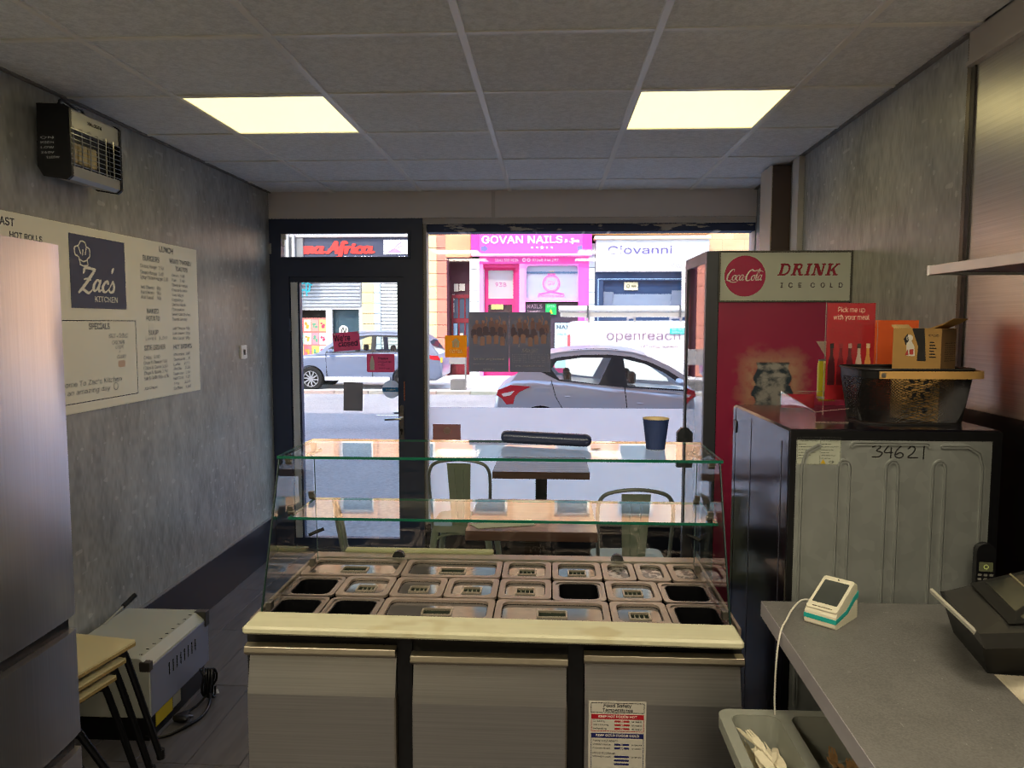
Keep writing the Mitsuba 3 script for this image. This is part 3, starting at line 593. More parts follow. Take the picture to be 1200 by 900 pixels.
t = thing('steel_oven', 'pale grey slotted steel oven lying on the floor beside the left wall', 'oven')
OVEN = MS(196, 198, 184, .45, .1); OVS = MS(150, 154, 174, .35, .4)
bp = Polygon([(-1.90, .10), (-1.53, .10), (-1.53, .305), (-1.565, .335), (-1.90, .335)])
part(t, 'body', at(prism(bp, .50), (0, 3.225, 0), (1, 0, 0), (0, 0, 1)), OVEN, False)
part(t, 'side_panel', bx(-1.531, -1.527, 2.735, 3.222, .102, .298, .001), OVS, False)
part(t, 'base', bx(-1.885, -1.545, 2.74, 3.21, .0, .10), BLACK, False)
for k in range(9): part(t, 'top_slot', bx(-1.585, -1.572, 2.76+.05*k, 2.765+.05*k, .3345, .3362), BLACK, False)
for k in range(8): part(t, 'side_slot', bx(-1.5275, -1.5255, 2.87+.032*k, 2.876+.032*k, .205, .255), BLACK, False)
part(t, 'corner_bracket', cat(bx(-1.575, -1.522, 3.19, 3.228, .27, .338, .002)), MS(90, 88, 85, .35, .8), False)
part(t, 'corner_bracket', cat(bx(-1.566, -1.524, 2.722, 2.748, .284, .322, .002)), MS(96, 90, 84, .35, .7), False)
part(t, 'lever', cyl((-1.88, 3.02, .345), (-1.855, 3.13, .385), .004), CHROME); part(t, 'lever_grip', cyl((-1.856, 3.125, .383), (-1.842, 3.195, .408), .0105), BLACK)
part(t, 'warning_label', bx(-1.5452, -1.5435, 2.79, 2.92, .03, .085), MS(205, 180, 40, .5), False)
part(t, 'warning_label', bx(-1.5452, -1.5435, 2.925, 2.99, .035, .085), MS(170, 165, 150, .5), False)
part(t, 'cable', tube(spline([(-1.56, 2.74, .02), (-1.50, 2.76, .007), (-1.45, 2.83, .007), (-1.42, 2.92, .007), (-1.435, 3.02, .012), (-1.46, 3.07, .05), (-1.50, 3.10, .10), (-1.52, 3.12, .11)], 8), .0055, 8), BLACK)
coil = []
for k in range(4):
    for q in range(14):
        an = 2*PI*q/14; coil.append((-1.475+.010*k+.004*math.sin(3*an), 3.07+.028*math.cos(an)+.004*k, .075+.062*math.sin(an)-.002*k))
part(t, 'cable_coil', tube(spline(coil, 3), .005, 7), BLACK)
part(t, 'plug_lead', tube(spline([(-1.46, 3.05, .03), (-1.47, 2.99, .018), (-1.485, 2.92, .02)], 6), .0052, 7), BLACK)
part(t, 'plug', hull_spheres([((-1.505, 2.90, .018), .012), ((-1.468, 2.90, .018), .012), ((-1.505, 2.87, .022), .014), ((-1.468, 2.87, .022), .014), ((-1.487, 2.925, .02), .008)]), BLACK)
part(t, 'plug_pin', cat(bx(-1.464, -1.445, 2.868, 2.874, .016, .022), bx(-1.464, -1.445, 2.890, 2.896, .016, .022), bx(-1.464, -1.440, 2.878, 2.886, .026, .030)), CHROME, False)
pp = Polygon([(0, 0), (.055, .01), (.045, .05), (.01, .045)])
solo('paper_scrap', move(prism(pp, .0012), -1.49, 3.10, .0006, .3), MS(200, 196, 190, .7), 'small torn white paper scrap on the floor beside the coiled cable', 'paper', smooth=False)

# ================================================================== PREP COUNTER with pans, glass display
t = thing('prep_counter', 'three door stainless steel prep counter with a cream cutting board', 'prep counter')
PX0, PX1 = -.812, .505
part(t, 'body', cat(bx(PX0+.004, PX1-.004, 1.93, 2.575, .06, .62), bx(PX0+.004, PX1-.004, 1.93, 1.965, .62, .785), bx(PX0+.004, PX0+.012, 1.965, 2.575, .62, .795), bx(PX1-.012, PX1-.004, 1.965, 2.575, .62, .795), bx(PX0+.02, PX1-.02, 2.545, 2.575, .62, .795)), MS(46, 45, 44, .4, .4), False)
part(t, 'plinth', bx(PX0+.03, PX1-.03, 1.97, 2.55, 0, .06), BLACK, False)
cols = [PX0+.16*k+.0025*0 for k in range(9)]
RIM = MS(176, 160, 146, .34, .6)
part(t, 'well_frame', cat(bx(PX0-.004, PX0+.004, 1.97, 2.58, .787, .814), bx(PX1-.004, PX1+.004, 1.97, 2.58, .787, .814), bx(PX0, PX1, 2.522, 2.58, .795, .814, .003), bx(PX0, PX1, 2.160, 2.166, .780, .796), bx(PX0, PX1, 2.337, 2.343, .780, .796)), RIM, False)
part(t, 'rear_ledge', bx(-.72, -.195, 2.581, 2.615, .79, .822, .003), MS(205, 196, 150, .5), False)
part(t, 'well_liner', bx(PX0+.02, PX1-.02, 1.967, 2.54, .622, .63), MS(120, 116, 110, .4, .8), False)
for k, (x0, x1, dz, dy) in enumerate(((-.802, -.400, 0, 0), (-.359, .050, -.012, -.006), (.092, .500, -.002, 0))):
    yd = 1.90+dy
    poly = Polygon([(yd, .066+dz), (yd, .636+dz), (yd+.027, .742+dz), (yd+.040, .742+dz), (yd+.040, .066+dz)])
    m = prism(poly, x1-x0-.006); d = part(t, 'door', at(m, (x0+.003, 0, 0), (0, 1, 0), (0, 0, 1), (1, 0, 0)), 'brushed_steel', False)
    lip = LineString([(yd+.028, .744+dz), (yd+.004, .746+dz), (yd-.006, .754+dz), (yd-.002, .764+dz), (yd+.016, .767+dz)]).buffer(.0045)
    part(d, 'handle_rail', at(prism(lip, x1-x0), (x0, 0, 0), (0, 1, 0), (0, 0, 1), (1, 0, 0)), MS(170, 160, 140, .28, .9), 40)
    part(d, 'edge_trim', bx(x1-.005, x1-.001, yd-.001, yd+.03, .066+dz, .636+dz), MS(150, 142, 128, .3, .9), False)
part(t, 'stile', bx(-.399, -.360, 1.918, 1.929, .066, .785), BLACK, False); part(t, 'stile', bx(.051, .091, 1.918, 1.929, .066, .785), BLACK, False)
def board_mesh():
    m = bx(-.800, .488, 1.862, 1.972, .808, .830, .006); v = m.vertices.copy(); v[:, 1] -= .020*(v[:, 0]+.15); m.vertices = v; return m
part(t, 'cutting_board', board_mesh(), 'cutting_board_material', 30)
# temperature card on the right door
tl = thing('temperature_card', 'white Food Safety Temperatures card stuck to the right hand door', 'sign')
yc = 1.8995-.0005
part(tl, 'card', bx(.105, .254, yc-.0006, yc+.0004, .42, .642), MS(196, 190, 176, .5), False)
RED, BLU = MS(165, 22, 34, .5), MS(22, 26, 84, .5); DK = MS(40, 36, 40, .6)
part(tl, 'red_print', wall_y(cat(flat(sbox(.112, .594, .248, .607)), flat(outline(.112, .248, .561, .607, .0012)), [flat(rrect(.172, .211, z, z+.005, .0024)) for z in (.586, .576, .566)]), yc-.0006), RED, False)
part(tl, 'blue_print', wall_y(cat(flat(sbox(.112, .543, .248, .556)), flat(outline(.112, .248, .43, .556, .0012)), [flat(rrect(.172, .211, z, z+.005, .0024)) for z in (.523, .513, .490, .48, .47)]), yc-.0006), BLU, False)
part(tl, 'black_print', wall_y(cat(flat(outline(.111, .249, .611, .638, .0013, .002)), txt('Food Safety', .18, .6265, .0085, w=.072, align='c', bold=True), txt('Temperatures', .18, .6145, .0085, w=.078, align='c', bold=True),
    [txt(s, .117, z, .0042, w=w_) for s, z, w_ in (('Cooking', .5865, .03), ('Hot Holding', .5765, .04), ('Reheating', .5665, .035), ('FOOD DELIVERIES', .533, .065), ('Chilled Foods', .5235, .046), ('Frozen Foods', .5135, .045), ('FOOD STORAGE', .4995, .058), ('Chilled Foods', .4905, .046))],
    [txt(s, .217, z, .004, w=.026) for s, z in (('at least', .5865), ('at least', .5765), ('at least', .5665), ('or below', .5235), ('or below', .5135), ('or below', .4905))]), yc-.0006), DK, False)
part(tl, 'white_print', wall_y(cat(txt('KEEP HOT FOODS HOT', .18, .5985, .0058, w=.10, align='c', bold=True), txt('KEEP COLD FOODS COLD', .18, .5475, .0058, w=.112, align='c', bold=True),
    [txt(s, .1915, z+.0008, .0036, align='c', bold=True) for s, z in (('75C', .586), ('63C', .576), ('82C', .566), ('5C', .523), ('-18C', .513))]), yc-.0012), MS(225, 215, 200, .5), False)

# gastronorm pans: open black ones and lidded ones
PANIN = MS(10, 10, 12, .35); LID = MS(84, 80, 78, .05, .0, specular=1.0, clearcoat=1.0); LIDW = MS(120, 118, 108, .3, .4)
def pan(x0, x1, y0, y1, kind, label, group):
    t = thing('food_pan', label, 'food pan', group)
    g = .0022; x0, x1, y0, y1 = x0+g, x1-g, y0+g, y1-g
    out, inn = rrect(x0, x1, y0, y1, .018), rrect(x0+.018, x1-.018, y0+.020, y1-.016, .024)
    if kind == 'open':
        z = .802
        part(t, 'rim', cat(prism(out.difference(rrect(x0+.010, x1-.010, y0+.010, y1-.010, .02)), .006, z), prism(rrect(x0+.010, x1-.010, y0+.010, y1-.010, .02).difference(inn), .003, z)), MS(150, 142, 134, .25, .85), 30)
        part(t, 'bowl', cat(prism(inn.difference(inn.buffer(-.003)), .12, z-.118), prism(inn, .003, z-.12)), PANIN, 30)
        part(t, 'fill_line', bx((x0*.75+x1*.25), (x0*.35+x1*.65), y0+.0235, y0+.0245, z-.05, z-.047), MS(70, 70, 74, .4), False)
        return
    z = .803
    part(t, 'rim', prism(out.difference(inn), .008, z), RIM, 30)
    part(t, 'bowl', cat(prism(inn.difference(inn.buffer(-.003)), .10, z-.10), prism(inn, .003, z-.10)), PANIN, 30)
    cx, cy = (x0+x1)/2, (y0+y1)/2
    if kind == 'plain':
        l = part(t, 'lid', prism(inn.buffer(-.001), .003, z-.004), 'crinkled_lid', 30); return
    hw = .027 if x1-x0 < .2 else .040
    well = sbox(cx-hw, cy-.026, cx+hw, cy+.018)
    l = part(t, 'lid', prism(inn.buffer(-.001).difference(well), .003, z-.004), LID, 30)
    part(l, 'grip_frame', prism(well.buffer(.003).difference(well.buffer(-.002)), .006, z-.003), MS(170, 160, 140, .3, .5), False)
    part(l, 'grip_well', cat(prism(well.difference(well.buffer(-.0025)), .022, z-.025), prism(well, .002, z-.026)), MS(60, 66, 56, .3), False)
    if hw < .04:
        for q in (-.013, 0, .013): part(l, 'grip_rib', bx(cx+q-.0012, cx+q+.0012, cy-.016, cy+.011, z-.024, z-.002), MS(150, 146, 124, .35), False)
def _crk(p, n, uv):
    return mix((0.10, 0.095, 0.09), (0.45, 0.43, 0.41), smoothstep(.35, .7, fbm(p.x*70, p.y*70, 1.0, 3)))
MP('crinkled_lid', _crk, rough=0.25, metal=0.6)
C, u = PX0+.0065, .1630
R1, R2, R3 = (1.985, 2.160), (2.165, 2.338), (2.342, 2.517)
o_, l_ = 'open black food pans sunk in the prep counter', 'lidded food pans sunk in the prep counter'
pan(C, C+u, *R1, 'open', 'empty open black pan in the front left corner of the pan well', o_)
pan(C+u, C+2*u, *R1, 'open', 'empty open black pan in the front row, second from the left', o_)
pan(C+2*u, C+4*u, *R1, 'grip', 'wide lidded pan in the front row, right of the two open pans', l_)
pan(C+4*u, C+6*u, *R1, 'grip', 'wide lidded pan in the front row, the more central right one', l_)
pan(C+6*u, C+7*u, *R1, 'grip', 'small lidded pan in the front row beside the right corner pan', l_)
pan(C+7*u, C+8*u, *R1, 'open', 'empty open black pan in the front right corner of the pan well', o_)
pan(C, C+u, *R2, 'open', 'empty open black pan at the left end of the middle row', o_)
for k, s in enumerate(('first', 'second', 'third', 'fourth')): pan(C+(k+1)*u, C+(k+2)*u, *R2, 'grip', f'small lidded pan with a ribbed grip, {s} after the open pan in the middle row', l_)
pan(C+5*u, C+6*u, *R2, 'open', 'empty open black pan between lidded pans in the middle row', o_)
pan(C+6*u, C+7*u, *R2, 'grip', 'small lidded pan between two open pans in the middle row', l_)
pan(C+7*u, C+8*u, *R2, 'open', 'empty open black pan at the right end of the middle row', o_)
pan(C, C+2*u, *R3, 'grip', 'wide lidded pan at the left end of the back row', l_)
pan(C+2*u, C+4*u, *R3, 'grip', 'wide lidded pan, second from the left in the back row', l_)
pan(C+4*u, C+5*u, *R3, 'grip', 'small lidded pan beside the wide pans in the back row', l_)
pan(C+5*u, C+6*u, *R3, 'grip', 'small lidded pan nearest the narrow pans in the back row', l_)
v = u*2/3
for k, s in enumerate(('left', 'middle', 'right')): pan(C+6*u+k*v, C+6*u+(k+1)*v, *R3, 'plain', f'narrow crinkle topped pan, {s} one of three at the right end of the back row', l_)

# glass display
t = thing('glass_display', 'glass sneeze guard with two glass shelves standing on the prep counter', 'glass display')
GE = MS(20, 95, 75, .2); GZ = {}
def sheet(key, quad, m=SHELFGLASS):
    return part(t, key, trimesh.Trimesh(quad, [[0, 1, 2], [0, 2, 3]], process=False), m, False)
def shelf_slab(name, x0, x1, y0, y1, z, d=.008):
    k = sheet(name, [[x0, y0, z], [x1, y0, z], [x1, y1, z], [x0, y1, z]])
    part(k, 'edge', cat(bx(x0, x1, y0-.0015, y0, z-d, z), bx(x0, x0+.0015, y0, y1, z-d, z), bx(x1-.0015, x1, y0, y1, z-d, z), bx(x0, x1, y1, y1+.0015, z-d, z)), GE, False)
shelf_slab('shelf', -.795, .492, 2.145, 2.475, 1.232)
shelf_slab('shelf', -.775, .488, 2.172, 2.425, 1.044)
for sx, x in ((-1, -.79), (1, .484)):
    q = [[x, 1.985, .815], [x, 2.475, .815], [x, 2.455, 1.222], [x, 2.150, 1.222]]
    k = sheet('side_panel', q)
    part(k, 'edge', cat(tube([q[0], q[3]], .003, 6), tube([q[3], q[2]], .002, 6)), MS(14, 40, 36, .25), False)
k = sheet('front_panel', [[-.785, 2.478, .815], [.480, 2.478, .815], [.480, 2.458, 1.222], [-.785, 2.458, 1.222]])
part(k, 'edge', cat(tube([(-.785, 2.478, .815), (-.785, 2.458, 1.222)], .0016, 6), tube([(.480, 2.478, .815), (.480, 2.458, 1.222)], .0016, 6)), MS(90, 110, 110, .25), False)
CL = MS(120, 116, 108, .3, .8)
for x, s in ((-.787, 1), (.481, -1)):
    for y, z in ((2.19, 1.206), (2.43, 1.206), (2.20, 1.052), (2.40, 1.052)): part(t, 'shelf_clip', cat(cyl((x+s*.004, y, z), (x+s*.022, y, z), .008, 10), bx(x+s*.010-.008, x+s*.010+.008, y-.008, y+.008, z+.004, z+.018)), CL)
    for y, z in ((2.46, 1.19), (2.465, .92)): part(t, 'corner_hinge', tube([(x-s*.012, y-.03, z-.006), (x+s*.006, y-.012, z), (x+s*.03, y-.003, z+.008)], .006, 8), MS(40, 40, 42, .3, .6))
    for y in (2.04, 2.43): part(t, 'foot_clip', bx(x-.008, x+.008, y-.014, y+.014, .812, .838, .002), CL, False)
for x in (-.518, .232): part(t, 'bumper', at(prism(Point(0, 0).buffer(.021).intersection(sbox(-.03, 0, .03, .03)), .02), (x, 2.545, .814), (1, 0, 0), (0, 0, 1)), BLACK)

t = thing('paper_cup', 'dark blue paper coffee cup standing on the top glass shelf', 'cup')
part(t, 'wall', move(cat(lathe([(.0285, .001), (.0400, .094), (.0385, .094), (.0272, .004)], 36)), .327, 2.335, 1.2325), MS(42, 60, 106, .5), 40)
part(t, 'lining', move(lathe([(.0270, .006), (.0382, .0935), (.0380, .0935), (.0268, .008), (0, .008)], 36), .327, 2.335, 1.2325), MS(215, 196, 150, .6), 40)
part(t, 'rim', move(trimesh.creation.torus(.0395, .0016, 36, 8), .327, 2.335, 1.327), MS(205, 188, 150, .5), 60)
part(t, 'base_ring', move(lathe([(0, 0), (.0285, 0), (.0286, .003), (0, .003)], 30), .327, 2.335, 1.2325), MS(120, 125, 135, .5), 40)
t = thing('film_roll', 'long dark blue roll lying on the top glass shelf beside the cup', 'roll')
a, b = np.array((-.148, 2.385, 1.2575)), np.array((.122, 2.315, 1.2575))
d = (b-a)/np.linalg.norm(b-a)
part(t, 'roll', hull_spheres([(a+d*.012, .0185), (b-d*.012, .0185), (a+d*.01+np.array((0, .022, 0)), .018), (b-d*.01+np.array((0, .022, 0)), .018)], 18), MS(36, 46, 76, .35), 60)
part(t, 'seam', tube([a+(0.004, -.0178, .0065), b+(-.004, -.0178, .0065)], .0008, 5), MS(170, 175, 190, .4))
part(t, 'torn_end', move(prism(Polygon([(0, 0), (.028, .010), (.015, -.014)]), .0015), b[0]+.006, b[1]-.004, 1.2335), MS(190, 160, 130, .5), False)

# ================================================================== RIGHT SIDE: drinks cooler, black fridge and what stands on it
t = thing('drinks_cooler', 'tall red drinks cooler with a Coca-Cola header and glass door on the right', 'drinks cooler')
KX0, KX1, KY0, KY1, KZ = .742, 1.31, 3.40, 3.92, 1.936
GREYD = MS(72, 76, 82, .4, .3)
part(t, 'cabinet', cat(bx(KX0, KX1, KY0, KY0+.03, 0.02, KZ), bx(KX0, KX1, KY1-.03, KY1, 0.02, KZ), bx(KX1-.03, KX1, KY0, KY1, 0.02, KZ), bx(KX0, KX1, KY0, KY1, KZ-.2, KZ), bx(KX0, KX1, KY0, KY1, 0.02, .25)), MS(40, 40, 44, .4), False)
part(t, 'liner', cat(bx(KX0+.01, KX1-.035, KY0+.031, KY0+.036, .25, KZ-.2), bx(KX0+.01, KX1-.035, KY1-.036, KY1-.031, .25, KZ-.2), bx(KX1-.036, KX1-.031, KY0+.03, KY1-.03, .25, KZ-.2)), MS(225, 230, 235, .4), False)
dr_ = part(t, 'door', cat(bx(KX0-.055, KX0-.003, KY0, KY0+.035, .12, KZ), bx(KX0-.055, KX0-.003, KY1-.045, KY1, .12, KZ), bx(KX0-.055, KX0-.003, KY0+.035, KY1-.045, .12, .19), bx(KX0-.055, KX0-.003, KY0+.035, KY1-.045, KZ-.05, KZ)), GREYD, False)
part(dr_, 'pane', trimesh.Trimesh([[KX0-.050, KY0+.03, .18], [KX0-.050, KY1-.04, .18], [KX0-.050, KY1-.04, KZ-.045], [KX0-.050, KY0+.03, KZ-.045]], [[0, 1, 2], [0, 2, 3]]), GLASS, False)
part(dr_, 'handle', at(prism(Polygon([(-.035, 0), (.0, 0), (.0, .205), (-.012, .205), (-.035, .18)]), .03), (KX0-.055, KY1-.012, .88), (1, 0, 0), (0, 0, 1)), MS(60, 66, 72, .4), False)
for k in range(5):
    part(t, 'wire_shelf', cat([cyl((KX0+.02, KY0+.05+.042*q, .42+.27*k), (KX1-.05, KY0+.05+.042*q, .42+.27*k), .003, 5) for q in range(11)]+[bx(KX0+.015, KX0+.022, KY0+.04, KY1-.04, .41+.27*k, .44+.27*k)]), MS(235, 238, 240, .4), False)
for k in range(14): part(t, 'shelf_rail', bx(KX0+.03, KX0+.05, KY1-.042, KY1-.036, .35+.09*k, .40+.09*k), MS(200, 205, 210, .4), False)
part(t, 'gasket', bx(KX0-.004, KX0+.001, KY0+.004, KY1-.004, .14, KZ-.02), MS(24, 30, 44, .5), False)
def _graphic(p, n, uv):
    # flat print on the cooler's side: red, with a frosty opened can and its spray
    x, z = p.x-.985, p.z-1.22
    base = mix((0.35, 0.022, 0.075), (0.45, 0.030, 0.090), fbm(p.x*4, p.z*4, 1.0, 2))
    f = fbm(p.x*34, p.z*34, 2.0, 4)
    w = .078+.010*smoothstep(.03, .0, dr.abs(z-.02))+.008*smoothstep(.10, .085, dr.abs(z-.10)*4)-.012*smoothstep(.185, .215, z)+.006*dr.sin(z*90)
    body = (1-smoothstep(w-.004, w+.004, dr.abs(x)))*(1-smoothstep(.222, .232, z))*smoothstep(-.19, -.18, z+.04*dr.square(x/.08))
    halo = (1-smoothstep(.02, .105, dr.sqrt(dr.square(dr.maximum(dr.abs(x)-.075, 0))+dr.square(dr.maximum(z-.205, 0)))+.09*(f-.5)))*smoothstep(-.30, -.14, z)
    shade = smoothstep(0.34, 0.66, .55*fbm(p.x*38+3, p.z*46, 5.0, 4)+.30*(1-dr.square(x/.085))+.10*dr.sin(z*160)*smoothstep(.13, .2, z))
    can = mix((0.035, 0.055, 0.075), (0.42, 0.40, 0.36), shade)
    c = mix(base, mix((0.55, 0.22, 0.13), (0.62, 0.46, 0.30), f), dr.clip(halo*(.35+.8*f), 0, .85))
    return mix(c, can, body)
MP('cooler_graphic_print', _graphic, rough=0.35)
g = part(t, 'side_graphic', bx(KX0, KX1-.004, KY0-.004, KY0-.0005, .06, 1.716), 'cooler_graphic_print', False)
h = part(t, 'header', bx(KX0, KX1, KY0-.008, KY0-.0005, 1.717, KZ-.008), MS(200, 203, 186, .45), False)
part(h, 'frame', wall_y(prism(outline(KX0-.004, KX1+.002, 1.712, KZ, .007), .013), KY0), MS(90, 88, 80, .4, .5), False)
part(h, 'disc', wall_y(flat(Point(.852, 1.826).buffer(.089, quad_segs=24)), KY0-.008), MS(182, 44, 84, .5), False)
part(h, 'script_lettering', wall_y(flat(fit(coca(), .772, 1.797, .160, .062)), KY0-.0086), MS(236, 226, 220, .5), False)
part(h, 'lettering', wall_y(flat(fit(drink(), .992, 1.828, .268, .052)), KY0-.008), MS(150, 32, 50, .5), False)
part(h, 'small_lettering', wall_y(cat([txt(c, x, 1.776, .020, align='c', bold=True) for c, x in zip('ICECOLD', (1.012, 1.05, 1.09, 1.145, 1.188, 1.226, 1.265))]), KY0-.008), MS(70, 60, 60, .5), False)

t = thing('undercounter_fridge', 'black fridge seen from behind with a grey ribbed back panel marked 34621', 'fridge')
FX0, FX1, FY0, FY1, FZ = .625, 1.165, 1.985, 2.56, 1.345
GLOSS = MS(13, 12, 18, .12, specular=.6)
part(t, 'cabinet', bx(FX0, FX1, FY0+.004, FY1, .03, FZ, .006), GLOSS, 30)
part(t, 'door', bx(FX0+.002, FX1-.002, FY1+.004, FY1+.05, .05, FZ-.002, .008), GLOSS, 30)
part(t, 'side_seam', cat(bx(FX0-.0015, FX0+.001, 2.36, 2.366, .05, FZ-.02), bx(FX0-.0015, FX0+.001, 2.05, 2.054, .05, FZ-.04)), MS(60, 60, 70, .2), False)
part(t, 'hinge', bx(FX0-.004, FX0+.01, FY1-.02, FY1+.02, FZ-.09, FZ-.05, .002), BLACK, False)
BPY = FY0+.003
part(t, 'frame', wall_y(prism(sbox(FX0+.002, .04, FX1-.002, FZ-.004).difference(sbox(FX0+.018, .05, FX1-.026, FZ-.028)), .010), FY0+.012), BLACK, False)
part(t, 'back_panel', bx(FX0+.016, FX1-.024, BPY, BPY+.004, .05, FZ-.026), 'galvanised_steel', False)
gal = 'galvanised_steel'
def rib(path, closed=False): return at(prism(LineString(path).buffer(.0055, quad_segs=3).difference(LineString(path).buffer(.0012)), .0055), (0, BPY+.0005, 0), (1, 0, 0), (0, 0, 1))
for x0 in (.752, .875, .994):
    arch = [(x0, .60), (x0, 1.242)]+[(x0+.0155-.0155*math.cos(a), 1.242+.022*math.sin(a)) for a in np.linspace(0, PI, 9)]+[(x0+.031, .60)]
    part(t, 'pressed_rib', rib(arch), gal, 40)
part(t, 'pressed_rib', rib([(.785, 1.303), (.79, 1.31), (.975, 1.31), (.98, 1.303)]), gal, 40)
part(t, 'pressed_rib', rib([(1.015, 1.303), (1.08, 1.303), (1.108, 1.285), (1.118, 1.25), (1.118, .60)]), gal, 40)
part(t, 'pressed_rib', rib([(.70, 1.303), (.67, 1.285), (.660, 1.25), (.660, .60)]), gal, 40)
rl = part(t, 'rating_label', bx(.644, .757, BPY-.0008, BPY, 1.252, 1.325), MS(165, 168, 150, .5), False)
part(rl, 'print', wall_y(cat(txt('Russell Hobbs', .652, 1.314, .006, w=.045, bold=True), [flat(sbox(.648+.058*c, 1.306-.0075*r_, .648+.058*c+.02+.006*((r_*3+c) % 5), 1.3072-.0075*r_)) for c in range(2) for r_ in range(6)], txt('Refrigerator', .706, 1.314, .006, w=.045), flat(outline(.645, .756, 1.253, 1.324, .0006)), flat(sbox(.7035, 1.253, .7042, 1.324)), txt('CE', .728, 1.256, .007, bold=True)), BPY-.0008), MS(70, 72, 68, .5), False)
part(rl, 'hazard_triangle', wall_y(flat(Polygon([(.705, 1.255), (.719, 1.255), (.712, 1.267)])), BPY-.0014), MS(190, 160, 40, .5), False)
num = shapely.union_all([stroke(p, .0032, 5) for p in ([(.838, 1.300), (.850, 1.305), (.858, 1.300), (.848, 1.291), (.862, 1.285), (.855, 1.275), (.838, 1.274)], [(.878, 1.304), (.868, 1.287), (.888, 1.286)], [(.885, 1.298), (.884, 1.272)],
    [(.910, 1.304), (.898, 1.290), (.896, 1.276), (.908, 1.272), (.916, 1.280), (.908, 1.286), (.898, 1.281)], [(.928, 1.296), (.936, 1.303), (.945, 1.297), (.940, 1.285), (.928, 1.274), (.952, 1.273)], [(.968, 1.304), (.967, 1.270)])])
part(t, 'marker_number', wall_y(flat(num), BPY), MS(24, 24, 24, .5), False)
FT = FZ+.0005

t = thing('drink_display', 'clear acrylic drinks display with a red Pick me up with your meal poster', 'display stand')
ACR = 'clear_glass'
def acr(quad): return trimesh.Trimesh(quad, [[0, 1, 2], [0, 2, 3]], process=False)
yP, DX = 2.31, .0385
pr = part(t, 'poster', bx(.826, .966, yP, yP+.0015, FT+.045, 1.680), MS(170, 30, 38, .45), False)
part(pr, 'lettering', wall_y(cat(txt('Pick me up', .896, 1.653, .0155, w=.078, align='c'), txt('with your meal', .896, 1.631, .0155, w=.104, align='c')), yP), MS(240, 196, 176, .5), False)
for k, (c, cap) in enumerate((((70, 16, 26), (30, 14, 16)), ((120, 22, 34), (150, 40, 50)), ((96, 26, 36), (190, 150, 140)), ((205, 180, 160), (70, 50, 40)), ((215, 150, 80), (225, 190, 150)))):
    x = .842+.0265*k
    b_ = Polygon([(-.0105, 0), (.0105, 0), (.0105, .055), (.008, .075), (.0045, .09), (.0042, .115), (-.0042, .115), (-.0045, .09), (-.008, .075), (-.0105, .055)])
    q = part(pr, 'bottle_picture', wall_y(flat(aff.translate(b_, x, 1.435)), yP), MS(*c, .4), False)
    put(q+'__cap', wall_y(flat(sbox(x-.0052, 1.546, x+.0052, 1.560)), yP-.0005), MS(*cap, .5), False)
part(t, 'holder', acr([[.820, yP-.004, FT], [.972, yP-.004, FT], [.972, yP-.004, 1.684], [.820, yP-.004, 1.684]]), ACR, False)
part(t, 'tray', cat(acr([[.735, 2.12, FT+.001], [.825, 2.12, FT+.001], [.825, 2.12, FT+.040], [.735, 2.12, FT+.030]]), acr([[.735, 2.12, FT], [.735, 2.44, FT], [.735, 2.44, FT+.06], [.735, 2.12, FT+.030]]), acr([[.755, 2.35, FT+.036], [.96, 2.35, FT+.036], [.96, 2.44, FT+.036], [.755, 2.44, FT+.036]]), acr([[.755, 2.35, FT], [.96, 2.35, FT], [.96, 2.35, FT+.066], [.755, 2.35, FT+.066]])), ACR, False)
part(t, 'edge', cat(tube([(.735, 2.12, FT+.030), (.825, 2.12, FT+.040)], .0008, 5), tube([(.735, 2.12, FT+.030), (.735, 2.44, FT+.06)], .0008, 5), tube([(.735, 2.12, FT+.001), (.825, 2.12, FT+.001)], .0008, 5), tube([(.755, 2.35, FT+.066), (.96, 2.35, FT+.066)], .0008, 5), tube([(.820, yP-.005, FT), (.820, yP-.005, 1.684)], .0009, 5), tube([(.972, yP-.005, FT), (.972, yP-.005, 1.684)], .0006, 5)), MS(150, 140, 130, .3), False)
part(t, 'red_strip', bx(.737, .84, 2.436, 2.438, FT+.006, FT+.05), MS(150, 28, 40, .45), False)
CZ, CNX, CNY = FT+.0365, .862, 2.398
t = thing('drink_can', 'yellow drinks can standing behind the red meal poster', 'can')
part(t, 'body', move(lathe([(0, .0), (.024, .0), (.0285, .006), (.0285, .112), (.0255, .122), (.0, .122)], 32), CNX, CNY, CZ), MS(200, 188, 30, .3, .2), 40)
part(t, 'top', move(cat(lathe([(.0255, .121), (.0265, .124), (.0255, .1255), (.0235, .123), (0, .123)], 32)), CNX, CNY, CZ), MS(190, 186, 178, .25, .9), 40)
part(t, 'label_print', wall_y(cat(flat(sbox(CNX-.014, CZ+.035, CNX-.005, CZ+.045)), [flat(sbox(CNX-.018, CZ+.014+.005*k, CNX-.002, CZ+.0165+.005*k)) for k in range(3)]), CNY-.0275), MS(70, 72, 60, .5), False)
part(t, 'silver_band', move(lathe([(.0287, .004), (.0287, .012)], 32), CNX, CNY, CZ), MS(200, 196, 170, .3, .6), 40)
solo('paper_cone', cat(move(lathe([(.0002, .0), (.034, .056), (.0332, .056), (.0002, .002)], 24), CNX, CNY, CZ+.1258)), MS(225, 200, 178, .6), 'small white paper cone standing on top of the yellow can', 'paper cone')
t = thing('orange_leaflet', 'plain orange card standing behind the kraft box in the basket', 'card')
part(t, 'sheet', bx(1.0, 1.155, 2.44, 2.444, FT, 1.630, .001), MS(225, 92, 30, .5), False)
part(t, 'stand', at(prism(Polygon([(0, 0), (.06, 0), (0, .15)]), .004), (1.08, 2.444, FT), (0, 1, 0), (0, 0, 1), (1, 0, 0)), MS(170, 70, 24, .5), False)

